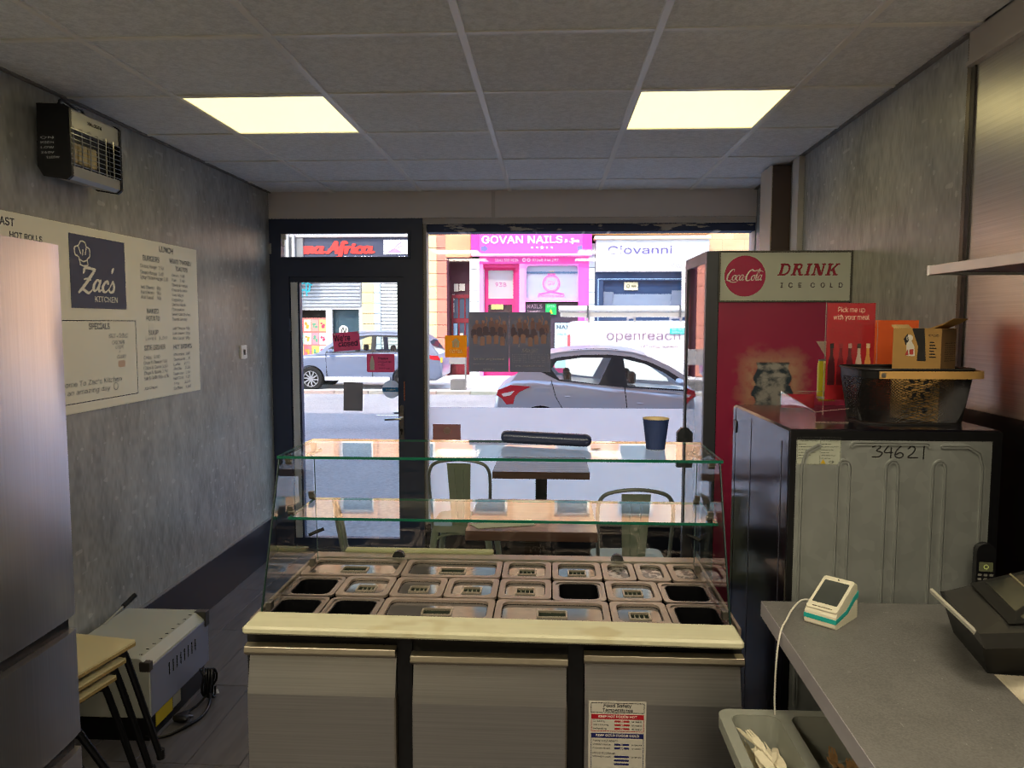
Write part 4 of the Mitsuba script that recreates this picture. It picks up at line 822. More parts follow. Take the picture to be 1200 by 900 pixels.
# basket of black wire mesh with a pale wooden band, a kraft box in it
t = thing('wire_basket', 'black wire mesh basket with a pale wooden handle on the black fridge', 'basket')
BCX, BCY = .992, 2.168
def bring(z, n=64):
    k = z/.148; a, b = .134+.020*k, .088+.024*k
    th = np.linspace(0, 2*PI, n, endpoint=False); e = .42
    return np.column_stack([BCX+a*np.sign(np.cos(th))*np.abs(np.cos(th))**e, BCY+b*np.sign(np.sin(th))*np.abs(np.sin(th))**e, np.full(n, FT+.003+z)])
WIRE = MS(20, 19, 20, .45)
N = 132; rows = [bring(z, N) for z in np.linspace(.004, .125, 9)]
ws = []
for i in range(N):
    for s in (2, -2): ws.append(tube([rows[k][(i+s*k) % N] for k in range(9)], .00115, 3))
part(t, 'mesh_wall', cat(ws), WIRE, False)
part(t, 'rim', tube(np.vstack([bring(.148)]), .0035, 8, True), WIRE)
lo, hi = bring(.124, 64), bring(.148, 64)
fv = np.vstack([lo, hi]); ff_ = [[i, (i+1) % 64, 64+(i+1) % 64] for i in range(64)]+[[i, 64+(i+1) % 64, 64+i] for i in range(64)]
part(t, 'rim_band', trimesh.Trimesh(fv, ff_, process=False), WIRE, 60)
part(t, 'base', prism(Polygon(bring(.0)[:, :2]), .005, FT), WIRE, 30)
# the band: a bent strip from rivet to rivet round the front
hb = []
for a_, b_ in ((-.120, -.124), (-.06, -.124), (.03, -.124), (.12, -.121), (.156, -.104), (.168, -.06), (.166, -.02)): hb.append((BCX+a_, BCY+b_))
hb = np.array([p[:2] for p in spline([(a_, b_, 0) for a_, b_ in hb], 8)])
band = prism(LineString(hb).buffer(.003, cap_style='flat'), .020, FT+.128)
hd = part(t, 'handle', band, MS(196, 152, 88, .45), 40)
part(hd, 'rivet', cyl((BCX-.112, BCY-.120, FT+.138), (BCX-.112, BCY-.1305, FT+.138), .006, 12), CHROME)
part(hd, 'rivet', cyl((BCX+.160, BCY-.03, FT+.138), (BCX+.1735, BCY-.03, FT+.138), .0055, 12), CHROME)
t = thing('kraft_box', 'open kraft cardboard box with black print standing in the wire basket', 'box')
KR = MS(176, 134, 72, .65)
kb = lambda m: move(m, 1.055, 2.100, FT+.006, -.87)
part(t, 'carton', kb(bx(-.130, 0, 0, .09, 0, .255)), KR, False)
part(t, 'side_face', kb(bx(-.0005, .0008, .001, .089, .001, .254)), MS(128, 96, 58, .65), False)
part(t, 'flap', kb(at(prism(Polygon([(0, 0), (.036, .014), (.058, .026), (.0575, .0235), (.036, .0105), (.001, -.004)]), .09), (-.03, .09, .256), (1, 0, 0), (0, 0, 1))), KR, False)
part(t, 'flap', kb(at(prism(Polygon([(0, 0), (-.012, .010), (-.022, .009), (-.010, -.004)]), .08), (-.118, .085, .255), (1, 0, 0), (0, 0, 1))), MS(205, 170, 110, .6), False)
front = lambda g, y=0.0: kb(wall_y(g, y))
star = shapely.union_all([aff.rotate(Polygon([(-.054, .105), (-.048, .117), (-.054, .129), (-.060, .117)]), 51.4*k, origin=(-.054, .092)) for k in range(7)])
part(t, 'black_print', front(cat(flat(Polygon([(-.078, .255), (-.045, .255), (-.038, .165), (-.062, .165), (-.060, .205)])), flat(Polygon([(-.100, .225), (-.090, .240), (-.085, .222), (-.094, .208)])), flat(star), flat(Point(-.054, .092).buffer(.040, quad_segs=16).difference(Point(-.054, .092).buffer(.0385, quad_segs=16))),
    flat(Point(-.034, .030).buffer(.020).difference(Point(-.034, .030).buffer(.0185))), flat(Point(-.036, .030).buffer(.008)), [flat(sbox(-.100, .030-.006*k, -.066+.003*(k % 2), .0318-.006*k)) for k in range(4)], txt('HOT CUPS', -.034, .232, .0065, w=.026), [flat(sbox(-.030, .215-.008*k, -.018+.003*(k % 3), .2185-.008*k)) for k in range(6)])), MS(28, 24, 22, .6), False)
part(t, 'white_print', front(cat(flat(Polygon([(-.092, .215), (-.080, .222), (-.070, .205), (-.068, .178), (-.090, .178)])), flat(Point(-.084, .228).buffer(.009)))), MS(215, 205, 185, .6), False)
part(t, 'colour_print', front(cat(flat(sbox(-.083, .182, -.072, .197)), flat(Polygon([(-.095, .180), (-.088, .196), (-.085, .180)]))), -.0006), MS(170, 60, 50, .6), False)
part(t, 'side_print', kb(at(cat([flat(sbox(.022+.011*c, .165+.006*r_, .029+.011*c, .168+.006*r_)) for c in range(6) for r_ in range(9)]), (.0008, 0, 0), (0, 1, 0), (0, 0, 1))), MS(90, 66, 42, .65), False)

# ------------------------------------------------------------------ worktop and what is on it
t = thing('worktop', 'grey speckled laminate worktop on the right', 'worktop')
wt = Polygon([(.553, 1.945), (.515, .60), (1.225, .60), (1.262, 1.945)])
part(t, 'top', prism(wt, .040, .860), 'worktop_laminate', False)
part(t, 'edging', prism(Polygon([(.5515, 1.9452), (.5135, .60), (.515, .60), (.553, 1.945)]), .0396, .8602), MS(150, 145, 150, .4), False)
part(t, 'leg_panel', bx(.80, 1.22, 1.90, 1.925, 0, .86), BLACK, False); part(t, 'leg_panel', bx(.80, 1.22, .62, .64, 0, .86), BLACK, False)
part(t, 'back_board', bx(.80, .82, .64, 1.90, 0, .86), BLACK, False)

t = thing('card_reader', 'white card reader with a turquoise stripe standing on the worktop', 'card reader')
CW = MS(222, 216, 190, .4)
def cr(m): return move(m, .648, 1.788, .9005, -PI/4+.02)      # local: x along the front edge, y to the back
def wedge(x, y0, y1, prof_, b=.004): return prism(Polygon(prof_), x)
side = [(-.002, .0), (.115, .0), (.118, .004), (.112, .082), (.104, .088), (.002, .036), (-.004, .030), (-.005, .004)]
m = at(prism(Polygon(side).buffer(-.004).buffer(.004, quad_segs=3), .076), (-.038, 0, 0), (0, 1, 0), (0, 0, 1), (1, 0, 0))
part(t, 'body', cr(m), CW, 35)
stp = [(-.0062, .014), (-.0055, .024), (.055, .034), (.095, .058), (.1185, .066), (.1195, .050), (.10, .046), (.06, .024)]
part(t, 'stripe', cr(at(prism(Polygon(stp), .0785), (-.03925, 0, 0), (0, 1, 0), (0, 0, 1), (1, 0, 0))), MS(30, 160, 150, .4), 35)
ex = np.array((1.0, 0, 0)); sl = np.array((0, .102, .052)); sl /= np.linalg.norm(sl); nz = np.cross(ex, sl)
def topface(g, off): return cr(at(g, np.array((0, .002, .036))+nz*off, ex, sl, nz))
part(t, 'face', topface(prism(rrect(-.0375, .0375, -.001, .113, .006), .004), .0005), CW, 35)
part(t, 'screen', topface(flat(rrect(-.030, .030, .020, .098, .002), 0, .0012), .0046), MS(62, 66, 62, .25), False)
part(t, 'camera_dot', topface(flat(Point(0, .106).buffer(.0022)), .0046), BLACK, False)
part(t, 'card_slot', topface(flat(sbox(-.024, .006, .024, .0085)), .0046), MS(120, 110, 90, .5), False)
part(t, 'lead', tube(spline([(.655, 1.862, .935), (.632, 1.875, .930), (.600, 1.845, .918), (.572, 1.80, .908), (.546, 1.755, .900), (.532, 1.735, .85), (.530, 1.735, .74), (.536, 1.728, .66), (.545, 1.70, .642)], 8), .0022, 8), MS(215, 210, 195, .45))

t = thing('till_terminal', 'bulky black till terminal with a tilted glass screen on the worktop', 'till terminal')
TB = MS(20, 20, 19, .5); TG = MS(46, 45, 42, .3)
base = [(.905, 1.555, .9005), (.945, 1.765, .9005), (1.215, 1.745, .9005), (1.215, 1.515, .9005), (.868, 1.530, 1.000), (.900, 1.745, 1.005), (1.215, 1.77, 1.03), (1.215, 1.47, .985)]
part(t, 'base', trimesh.convex.convex_hull(np.array(base)), TB, False)
A, B, Cc, Dd = np.array((.826, 1.452, 1.026)), np.array((.856, 1.645, 1.040)), np.array((1.235, 1.735, 1.100)), np.array((1.235, 1.455, 1.045))
lidp = [A, B, Cc, Dd]; part(t, 'lid', trimesh.convex.convex_hull(np.array(lidp+[p-np.array((-.012, 0, .030)) for p in lidp])), TG, False)
def lp(u_, v_): return A*(1-u_)*(1-v_)+B*(1-u_)*v_+Dd*u_*(1-v_)+Cc*u_*v_
def lq(u0, u1, v0, v1, o):
    n_ = np.cross(Dd-A, B-A); n_ /= np.linalg.norm(n_)
    q = np.array([lp(u0, v0), lp(u1, v0), lp(u1, v1), lp(u0, v1)])+n_*o
    return trimesh.convex.convex_hull(np.vstack([q, q-n_*.002]))
part(t, 'bezel', lq(.16, .99, .10, .97, .008), TB, False)
part(t, 'screen', lq(.24, .97, .16, .90, .010), MS(34, 36, 33, .12, specular=.7), False)
for u_ in (.40, .68): part(t, 'chrome_strip', lq(u_, u_+.010, .10, .95, .012), MS(190, 180, 150, .3, .8), False)
part(t, 'silver_edge', trimesh.convex.convex_hull(np.array([A+(-.001, .015, -.001), A+(-.001, .19, .020), A+(-.001, .015, -.008), A+(-.001, .19, .013), A+(.004, .015, .001), A+(.004, .19, .022)])), MS(205, 200, 190, .3, .6), False)
t = thing('cordless_phone', 'black cordless phone standing upright behind the till terminal', 'phone')
cp = lambda m: move(m, 1.098, 1.925, .9005, -.12)
pm = at(prism(rrect(-.0225, .0225, .03, .168, .020, 6), .022), (0, .011, 0), (1, 0, 0), (0, 0, 1))
part(t, 'handset', cp(pm), MS(16, 16, 18, .35), 35)
part(t, 'screen', cp(wall_y(flat(rrect(-.016, .016, .098, .122, .002)), -.011)), MS(96, 100, 74, .3), False)
part(t, 'key', cp(wall_y(cat([flat(rrect(-.018+.0135*c, -.009+.0135*c, .086-.011*r_, .092-.011*r_, .002)) for c in range(3) for r_ in range(5)]), -.011)), MS(110, 108, 100, .4), False)
part(t, 'screen_icon', cp(wall_y(flat(Point(0, .110).buffer(.006).difference(Point(0, .110).buffer(.004))), -.0117)), MS(190, 200, 120, .4), False)
part(t, 'cradle', cp(bx(-.036, .036, -.035, .035, 0, .040, .008)), MS(16, 16, 18, .35), 30)
t = thing('napkins', 'fan of white paper napkins on the worktop below the till terminal', 'napkins')
for k in range(5): part(t, 'sheet', move(prism(Polygon([(0, 0), (.17, .02), (.19, -.10), (.03, -.13)]), .0012), .915+.010*k, 1.548-.004*k, .9008+.0016*k, -.35-.09*k), MS(206, 196, 172, .75), False)

# stainless wall shelf above
t = thing('wall_shelf', 'stainless steel wall shelf high on the right', 'shelf')
sp = lambda x, y: (x, y)
part(t, 'top', prism(Polygon([(.985, .7), (.985, 2.033), (xr(2.033)-.005, 2.033), (xr(.7)-.005, .7)]), .003, 1.765), MS(190, 188, 186, .3, .85), False)
part(t, 'front_lip', bx(.980, .985, .7, 2.033, 1.745, 1.769, .001), MS(212, 208, 204, .35, .7), False)
part(t, 'end_lip', bx(.980, xr(2.0)-.006, 2.030, 2.034, 1.745, 1.769, .001), MS(200, 198, 196, .3, .7), False)
part(t, 'end_cap', bx(.9775, .988, 2.028, 2.037, 1.7435, 1.770, .001), MS(220, 218, 214, .35, .5), False)
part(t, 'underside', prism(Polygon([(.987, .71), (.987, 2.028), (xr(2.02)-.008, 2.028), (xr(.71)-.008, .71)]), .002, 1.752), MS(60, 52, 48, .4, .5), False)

# grey cutlery tray on a black stand
t = thing('cutlery_stand', 'black stand under the grey cutlery tray', 'stand')
part(t, 'cabinet', bx(.435, .785, 1.26, 1.72, .02, .600, .004), MS(16, 16, 17, .4), False)
part(t, 'foot', cat([bx(x, x+.03, y, y+.03, 0, .02) for x in (.45, .74) for y in (1.28, 1.67)]), BLACK, False)
t = thing('cutlery_tray', 'grey plastic two compartment cutlery tray below the worktop edge', 'cutlery tray')
TG_ = MS(142, 144, 132, .4)
ox0, ox1, oy0, oy1, zt = .400, .790, 1.22, 1.756, .705
def tray_ring(x0, x1, y0, y1, r, d, z):
    return np.array(rrect(x0+d, x1-d, y0+d, y1-d, r, 5).exterior.coords[:-1]), z
top_o, top_i = rrect(ox0, ox1, oy0, oy1, .03), None
c1, c2 = rrect(.425, .535, 1.245, 1.730, .026), rrect(.562, .768, 1.245, 1.730, .026)
part(t, 'rim', cat(prism(top_o.difference(c1).difference(c2), .007, zt-.007), prism(top_o.difference(top_o.buffer(-.004)), .026, zt-.030)), TG_, 35)
for c in (c1, c2):
    a_ = np.array(c.exterior.coords[:-1]); b_ = np.array(aff.scale(c, .86, .94).exterior.coords[:-1]); n = len(a_)
    vv = np.vstack([np.column_stack([a_, np.full(n, zt-.002)]), np.column_stack([b_, np.full(n, zt-.098)])])
    fs = [[i, (i+1) % n, n+(i+1) % n] for i in range(n)]+[[i, n+(i+1) % n, n+i] for i in range(n)]
    part(t, 'compartment', cat(trimesh.Trimesh(vv, fs, process=False), prism(Polygon(b_), .003, zt-.1)), TG_, 35)
rng = np.random.default_rng(5)
def utensil(i, wood):
    L = .15; o = Polygon([(-.0045, 0), (.0045, 0), (.0035, .09), (.009, .105), (.010, .125), (.006, L), (-.006, L), (-.010, .125), (-.009, .105), (-.0035, .09)])
    if i % 2: o = o.difference(shapely.union_all([sbox(-.0045, .128, -.002, .2), sbox(.002, .128, .0045, .2)]))
    m = prism(o, .0018)
    cx, x0, x1 = (.665, .60, .73) if wood else (.475, .450, .505)
    m.apply_translation((0, -.075, 0))
    tilt = rng.uniform(-.25, .3); rz = rng.uniform(-.5, .5) if not wood else rng.uniform(-.35, .1)
    m.apply_transform(trimesh.transformations.rotation_matrix(tilt, [1, 0, 0])); m.apply_transform(trimesh.transformations.rotation_matrix(rng.uniform(-.5, .5), [0, 1, 0]))
    return move(m, rng.uniform(x0, x1), rng.uniform(1.48, 1.64), zt-.075+.0026*i, rz)
for i in range(24): solo('plastic_fork', utensil(i, False), MS(215, 205, 175, .35), 'cream plastic cutlery piece in the left compartment of the grey tray', 'cutlery', 'cream plastic cutlery in the grey tray', False)
for i in range(14): solo('wooden_fork', utensil(i, True), MS(170, 130, 84, .6), 'brown wooden cutlery piece in the right compartment of the grey tray', 'cutlery', 'wooden cutlery in the grey tray', False)

# ================================================================== CAFE FURNITURE by the window
def cafe_table(x, y, w, d, label):
    t = thing('cafe_table', label, 'table')
    part(t, 'top', bx(x-w/2, x+w/2, y-d/2, y+d/2, .708, .750, .002), 'table_wood', False)
    part(t, 'stem', bx(x-.035, x+.035, y-.035, y+.035, .02, .708), BLACK, False)
    part(t, 'base', cat(bx(x-.24, x+.24, y-.03, y+.03, .0, .022), bx(x-.03, x+.03, y-.24, y+.24, .0, .022)), BLACK, False)
cafe_table(-.05, 4.62, .57, .50, 'square dark wood cafe table close to the frosted window')
cafe_table(-.075, 3.39, .555, .58, 'dark wood cafe table just beyond the glass display')
t = solo('paper_menu', prism(Polygon([(-.345, 3.20), (-.30, 3.13), (-.06, 3.20), (-.08, 3.29)]), .0012, .7512), MS(190, 192, 165, .6), 'thin paper menu lying on the nearer cafe table', 'menu', smooth=False)
CHM = MS(150, 160, 138, .5, .1); CHF = MS(150, 154, 146, .25, .5)
def chair(x, y, rz, label):
    t = thing('metal_chair', label, 'chair', None)
    P = lambda m: move(m, x, y, 0, rz)
    seat = prism(rrect(-.18, .18, -.17, .18, .05), .012, .440)
    part(t, 'seat', P(cat(seat, prism(rrect(-.18, .18, -.17, .18, .05).difference(rrect(-.172, .172, -.162, .172, .046)), .03, .412))), CHM, 35)
    for sx in (-1, 1):
        for sy in (-1, 1):
            a, b = np.array((sx*.150, sy*.145, .44)), np.array((sx*.205, sy*.20, 0.0))
            part(t, 'leg', P(cat(tube([a, a*.5+b*.5, b], [.022, .018, .013], 8), cyl(b, b+(0, 0, .012), .016, 8))), CHM)
    arch = [(-.165, -.155, .43), (-.172, -.185, .60), (-.176, -.205, .72), (-.168, -.215, .79), (-.125, -.222, .832), (0, -.225, .850), (.125, -.222, .832), (.168, -.215, .79), (.176, -.205, .72), (.172, -.185, .60), (.165, -.155, .43)]
    part(t, 'back_frame', P(tube(spline(arch, 6), .0095, 8)), CHF)
    sl = [(-.050, .43), (-.058, .60), (-.068, .83), (.068, .83), (.058, .60), (.050, .43)]
    g = prism(Polygon(sl), .005); v = g.vertices.copy()
    g.vertices = np.column_stack([v[:, 0], -.150-.075*((v[:, 1]-.43)/.40)+v[:, 2]-.006, v[:, 1]])
    part(t, 'back_slat', P(g), CHM, False)
    for o in (-.022, .022):
        part(t, 'slat_ridge', P(tube([(o*.75, -.158-.004, .47), (o*.95, -.190-.004, .64), (o*1.15, -.222-.004, .80)], .0028, 6)), CHM)
        part(t, 'slat_ridge', P(tube([(o*.75, -.158+.004, .47), (o*.95, -.190+.004, .64), (o*1.15, -.222+.004, .80)], .0028, 6)), CHM)
    part(t, 'apron_arch', P(cat(tube(spline([(-.168, -.155, .30), (-.13, -.155, .38), (0, -.155, .405), (.13, -.155, .38), (.168, -.155, .30)], 5), .008, 7))), CHM)
chair(-.50, 4.42, -.05, 'grey metal cafe chair left of the window table')
chair(.395, 3.70, .03, 'grey metal cafe chair right of the nearer table, its back towards the glass display')
chair(-.70, 3.22, -1.2, 'grey metal cafe chair between the door and the nearer table')

# ================================================================== THE STREET
ZP, ZR, YK1, YK2, YO = -.17, -.30, 11.0, 20.2, 26.0
struct('pavement_near', bx(-24, 24, YF+.15, YK1, ZP-.3, ZP), 'asphalt', 'grey tarmac pavement outside the shop')
for k in range(9): put(numbered('pavement_near__slab'), bx(-3.4+.62*k, -2.79+.62*k, YF+.16, 6.12, ZP-.02, ZP+.012, .004), 'paving_material', False)
for k in range(34): put(numbered('pavement_near__kerb_stone'), bx(-15+.92*k, -14.09+.92*k, YK1, YK1+.14, ZP-.3, ZP+.004, .01), 'paving_material', False)
struct('road', bx(-40, 40, YK1, YK2, ZR-.3, ZR), 'asphalt', 'two lane tarmac street, half in the shade of the tenement')
for k in range(14): put(numbered('road__lane_mark'), bx(-30+4.4*k, -28+4.4*k, 15.4, 15.5, ZR, ZR+.004), MS(220, 220, 215, .7), False)
struct('pavement_far', bx(-40, 40, YK2, YO+1.5, ZR-.3, ZR+.09), 'paving_material', 'pale pavement in front of the opposite shops')
for k in range(34): put(numbered('pavement_far__kerb_stone'), bx(-15+.92*k, -14.10+.92*k, YK2-.14, YK2, ZR-.2, ZR+.095+random.uniform(-.006, .006), .012), MS(165+random.randint(-14, 14), 158, 148, .9), False)
ZF = ZR+.09

# ---- the tenement opposite
t = thing('tenement_building', 'long orange sandstone tenement above the shops across the street', 'building')
wall = sbox(-26, 4.62, 26, 15.5)
wins = []
for f_ in range(3):
    for k in range(-8, 9):
        cx = k*2.55+.55+(.25 if k % 3 == 0 else -.1); wins.append((cx-.62, 5.02+3.3*f_, cx+.62, 7.25+3.3*f_))
wall = wall.difference(shapely.union_all([sbox(*w_) for w_ in wins]))
part(t, 'wall', wall_y(prism(wall, .5), YO+.7), 'sandstone_ashlar', False)
part(t, 'string_course', bx(-26, 26, YO+.02, YO+.25, 4.62, 4.86, .03), MS(214, 178, 140, .8), False)
part(t, 'string_course', bx(-26, 26, YO+.10, YO+.25, 7.85, 8.02, .03), MS(196, 138, 92, .8), False)
part(t, 'core', bx(-26, 26, YO+.75, YO+9, ZF, 15.5), MS(38, 34, 34, .9), False)
part(t, 'roof', at(prism(Polygon([(YO+.1, 15.5), (YO+4.5, 18.5), (YO+9, 15.5)]), 52), (-26, 0, 0), (0, 1, 0), (0, 0, 1), (1, 0, 0)), MS(70, 72, 80, .8), False)
SASH = MS(232, 230, 222, .5); PANE2 = MS(96, 118, 132, .08, specular=1.0); CURT = MS(215, 214, 206, .7)
for k, (x0, z0, x1, z1) in enumerate(wins):
    if abs((x0+x1)/2) > 15: continue
    w_ = part(t, 'window', wall_y(prism(shapely.union_all([outline(x0, x1, z0, z1, .09), sbox(x0, (z0+z1)/2-.05, x1, (z0+z1)/2+.05)]), .08), YO+.42), SASH, False)
    part(w_, 'pane', bx(x0+.09, x1-.09, YO+.39, YO+.40, z0+.09, z1-.09), PANE2, False)
    part(w_, 'surround', wall_y(prism(sbox(x0-.16, z0-.14, x1+.16, z1+.2).difference(sbox(x0, z0, x1, z1)), .06), YO+.202), MS(206, 150, 104, .8), False)
def pilaster(x0, x1, z1, m, y=YO):
    n = 11; h = (z1-ZF)/n
    for k in range(n): part(t, 'pilaster_block', bx(x0, x1, y-.05+random.uniform(-.006, .006), y+.7, ZF+h*k+.006, ZF+h*(k+1)-.006, .012), m, False)
YEL = MS(226, 200, 150, .8)
pilaster(-6.50, -6.08, 3.72, YEL); pilaster(-6.08, -5.86, 3.72, MS(190, 205, 218, .8)); pilaster(-4.30, -3.90, 4.6, YEL); pilaster(-3.90, -3.55, 4.6, MS(205, 130, 110, .8))
pilaster(-2.76, -2.42, 3.80, MS(226, 226, 224, .7), YO-.08); pilaster(1.30, 1.50, 4.3, MS(190, 198, 210, .7), YO-.08)
for x0, x1 in ((-26, -8.95), (5.3, 26)): part(t, 'ground_storey', bx(x0, x1, YO, YO+.7, ZF, 4.62), 'sandstone_ashlar', False)
for x0, x1, z0, z1 in ((-3.60, -2.72, 3.86, 4.62), (-3.55, -2.76, 3.84, 3.90)): part(t, 'lintel', bx(x0, x1, YO-.06, YO+.6, z0, z1, .02), MS(222, 160, 118, .8), False)
# the red close entry between the shops
c_ = thing('close_entry', 'dark red recessed tenement doorway beside the pink shop', 'doorway')
RD, RD2 = MS(120, 22, 44, .5), MS(78, 30, 50, .6)
part(c_, 'recess', cat(bx(-3.55, -3.50, YO+.0, YO+.62, ZF, 3.84), bx(-2.76, -2.74, YO, YO+.62, ZF, 3.84), bx(-3.5, -2.76, YO+.0, YO+.62, 3.80, 3.84), bx(-3.55, -2.74, YO+.6, YO+.66, ZF, 3.86)), RD2, False)
dz = shapely.union_all([sbox(-3.42, 1.25+a, -3.42+.0, 1.25+a) for a in (0,)])
opn = [sbox(-3.40+.215*k, z0, -3.23+.215*k, z1) for k in range(3) for z0, z1 in ((.78, 1.62), (1.78, 2.48))]
part(c_, 'door', wall_y(prism(sbox(-3.46, ZF+.02, -2.77, 2.6).difference(shapely.union_all(opn)), .06), YO+.58), RD, False)
for k in range(6): part(c_, 'door_board', bx(-3.44+.113*k, -3.33+.113*k, YO+.505, YO+.521, ZF+.08, .70, .006), RD, False)
for o in opn:
    x0, z0, x1, z1 = o.bounds; part(c_, 'pane', bx(x0, x1, YO+.55, YO+.56, z0, z1), MS(70, 84, 108, .1), False)
for x0, z0, x1, z1 in ((-3.38, 2.72, -3.22, 2.98), (-3.19, 2.74, -2.99, 2.98), (-3.44, 2.40, -3.36, 2.62), (-3.46, 1.98, -3.37, 2.3)): part(c_, 'notice', bx(x0, x1, YO+.545, YO+.555, z0, z1), MS(186, 180, 178, .6), False)
part(c_, 'notice', bx(-3.17, -3.05, YO+.48, YO+.49, .80, 1.25), MS(225, 212, 196, .6), False); part(c_, 'notice', bx(-3.39, -3.26, YO+.48, YO+.49, .85, 1.60), MS(130, 165, 200, .6), False)

# grocery shop
t = thing('grocery_shopfront', 'grocery shopfront with a blue Mama Africa fascia and a half raised shutter', 'shopfront')
FB = MS(58, 62, 84, .5)
part(t, 'fascia', bx(-8.95, -4.70, YO-.30, YO+.3, 3.72, 4.50), FB, False)
part(t, 'fascia_light', bx(-8.95, -4.70, YO-.42, YO-.30, 4.50, 4.64, .02), MS(190, 186, 180, .5), False)
part(t, 'script_lettering', wall_y(prism(cursive('Mama Africa', -9.25, 3.98, .21, .082, .18, 3.30), .03), YO-.30), MS(225, 52, 44, .45), False)
part(t, 'white_lettering', wall_y(cat(txt('Groceries & Butcher', -7.02, 3.775, .105, w=1.12, bold=True, depth=.02), txt('962', -5.16, 3.775, .10, w=.24, bold=True, depth=.02)), YO-.30), MS(240, 240, 240, .5), False)
part(t, 'picture_panel', bx(-5.66, -4.82, YO-.325, YO-.30, 3.93, 4.42), MS(238, 238, 242, .5), False)
ant = shapely.union_all([Polygon([(-5.55, 3.99), (-5.38, 4.10), (-5.27, 4.14), (-5.12, 4.06), (-5.02, 3.97)]), stroke([(-5.28, 4.12), (-5.20, 4.24), (-5.05, 4.33)], .03), stroke([(-5.22, 4.10), (-5.12, 4.18), (-5.0, 4.22)], .03)])
part(t, 'antelope_picture', wall_y(flat(ant, 0, .01), YO-.325), MS(170, 140, 170, .5), False)
part(t, 'side_housing', bx(-9.45, -8.42, YO-.37, YO-.24, 3.66, 4.50, .01), MS(128, 128, 128, .5), False)
for x in (-8.72, -8.92): part(t, 'pipe', cyl((x, YO-.46, ZF), (x, YO-.46, 4.6), .05), MS(190, 186, 180, .5))
sh = part(t, 'shutter', bx(-8.95, -6.52, YO-.02, YO+.0, 2.10, 3.72), MS(150, 154, 160, .5), False)
for k in range(13): part(sh, 'slat', bx(-8.93, -6.56, YO-.06, YO-.02, 2.16+.118*k, 2.16+.118*k+.095, .018), MS(168, 172, 178, .45, .2), False)
gr = shapely.union_all([stroke([(-8.75, 2.55), (-8.55, 2.75), (-8.35, 2.70), (-8.30, 2.95)], .06), stroke([(-8.72, 2.85), (-8.50, 3.0), (-8.25, 2.92)], .06), stroke([(-8.8, 3.15), (-8.55, 3.2), (-8.3, 3.1), (-8.28, 3.3)], .06), stroke([(-8.6, 2.5), (-8.62, 3.3)], .05), stroke([(-8.42, 2.55), (-8.45, 3.28)], .05)])
part(sh, 'graffiti', wall_y(flat(gr, 0, .006), YO-.061), MS(70, 205, 220, .5), False)
part(sh, 'round_mark', wall_y(flat(Point(-6.98, 3.5).buffer(.17).difference(Point(-6.98, 3.5).buffer(.13)), 0, .006), YO-.061), MS(205, 205, 200, .5), False)
part(t, 'frame', wall_y(prism(sbox(-8.95, ZF, -6.50, 2.16).difference(shapely.union_all([sbox(-8.90, .35, -7.78, 2.05), sbox(-7.56, .0, -6.62, 2.07)])), .12), YO+.10), MS(178, 178, 176, .5), False)
part(t, 'interior', bx(-8.95, -6.5, YO+.45, YO+.50, ZF, 2.1), MS(60, 52, 46, .8), False)
cols_ = [(232, 192, 120), (236, 120, 130), (238, 200, 90), (245, 240, 235), (120, 200, 180), (240, 235, 225), (236, 140, 150), (238, 238, 232), (230, 110, 120), (245, 225, 190), (240, 150, 140), (225, 190, 120)]
part(t, 'poster_sheet', bx(-8.90, -7.80, YO+.08, YO+.09, .35, 1.78), MS(228, 120, 110, .6), False)
for q in range(12):
    cx, cz = -8.86+.272*(q % 4), .40+.46*(q//4)
    p_ = part(t, 'food_poster', bx(cx, cx+.245, YO+.066, YO+.08, cz, cz+.40), MS(*cols_[q], .6), False)
    part(p_, 'picture', wall_y(flat(shapely.union_all([Point(cx+.12+.05*math.cos(2.1*j+q), cz+.2+.07*math.sin(1.7*j+q)).buffer(.035+.012*(j % 2)) for j in range(5)]), 0, .006), YO+.066), MS(*[(200, 70, 60), (220, 160, 60), (90, 150, 120), (190, 60, 90)][q % 4], .6), False)
part(t, 'door', cat(wall_y(prism(sbox(-7.56, ZF, -6.62, 2.07).difference(sbox(-7.42, .3, -6.76, 1.9)), .06), YO+.24)), MS(44, 72, 84, .5), False)
part(t, 'door_pane', bx(-7.42, -6.76, YO+.2, YO+.21, .3, 1.9), MS(52, 78, 92, .15), False)
part(t, 'door_sticker', wall_y(cat(flat(Point(-7.22, 1.36).buffer(.165), 0, .01)), YO+.19), WHITE, False)
part(t, 'door_sticker_mark', wall_y(cat(flat(stroke([(-7.30, 1.28), (-7.24, 1.44), (-7.18, 1.28), (-7.12, 1.42)], .04), 0, .006)), YO+.18), MS(90, 90, 80, .5), False)
part(t, 'lamp_box', bx(-8.60, -8.12, YO-.55, YO-.25, 3.00, 3.62, .02), MS(90, 94, 100, .5), False)
t = thing('closed_shutter', 'closed pale grey roller shutter next to the grocery shop', 'roller shutter')
part(t, 'box', bx(-5.88, -4.28, YO-.08, YO+.3, 3.4, 3.72, .02), MS(205, 205, 205, .5), False)
for k in range(31): part(t, 'slat', bx(-5.86, -4.30, YO+.0, YO+.05, ZF+.02+.117*k, ZF+.02+.117*k+.096, .018), MS(205, 206, 206, .5), False)
part(t, 'backing', bx(-5.88, -4.28, YO+.05, YO+.08, ZF, 3.72), MS(150, 152, 154, .6), False)

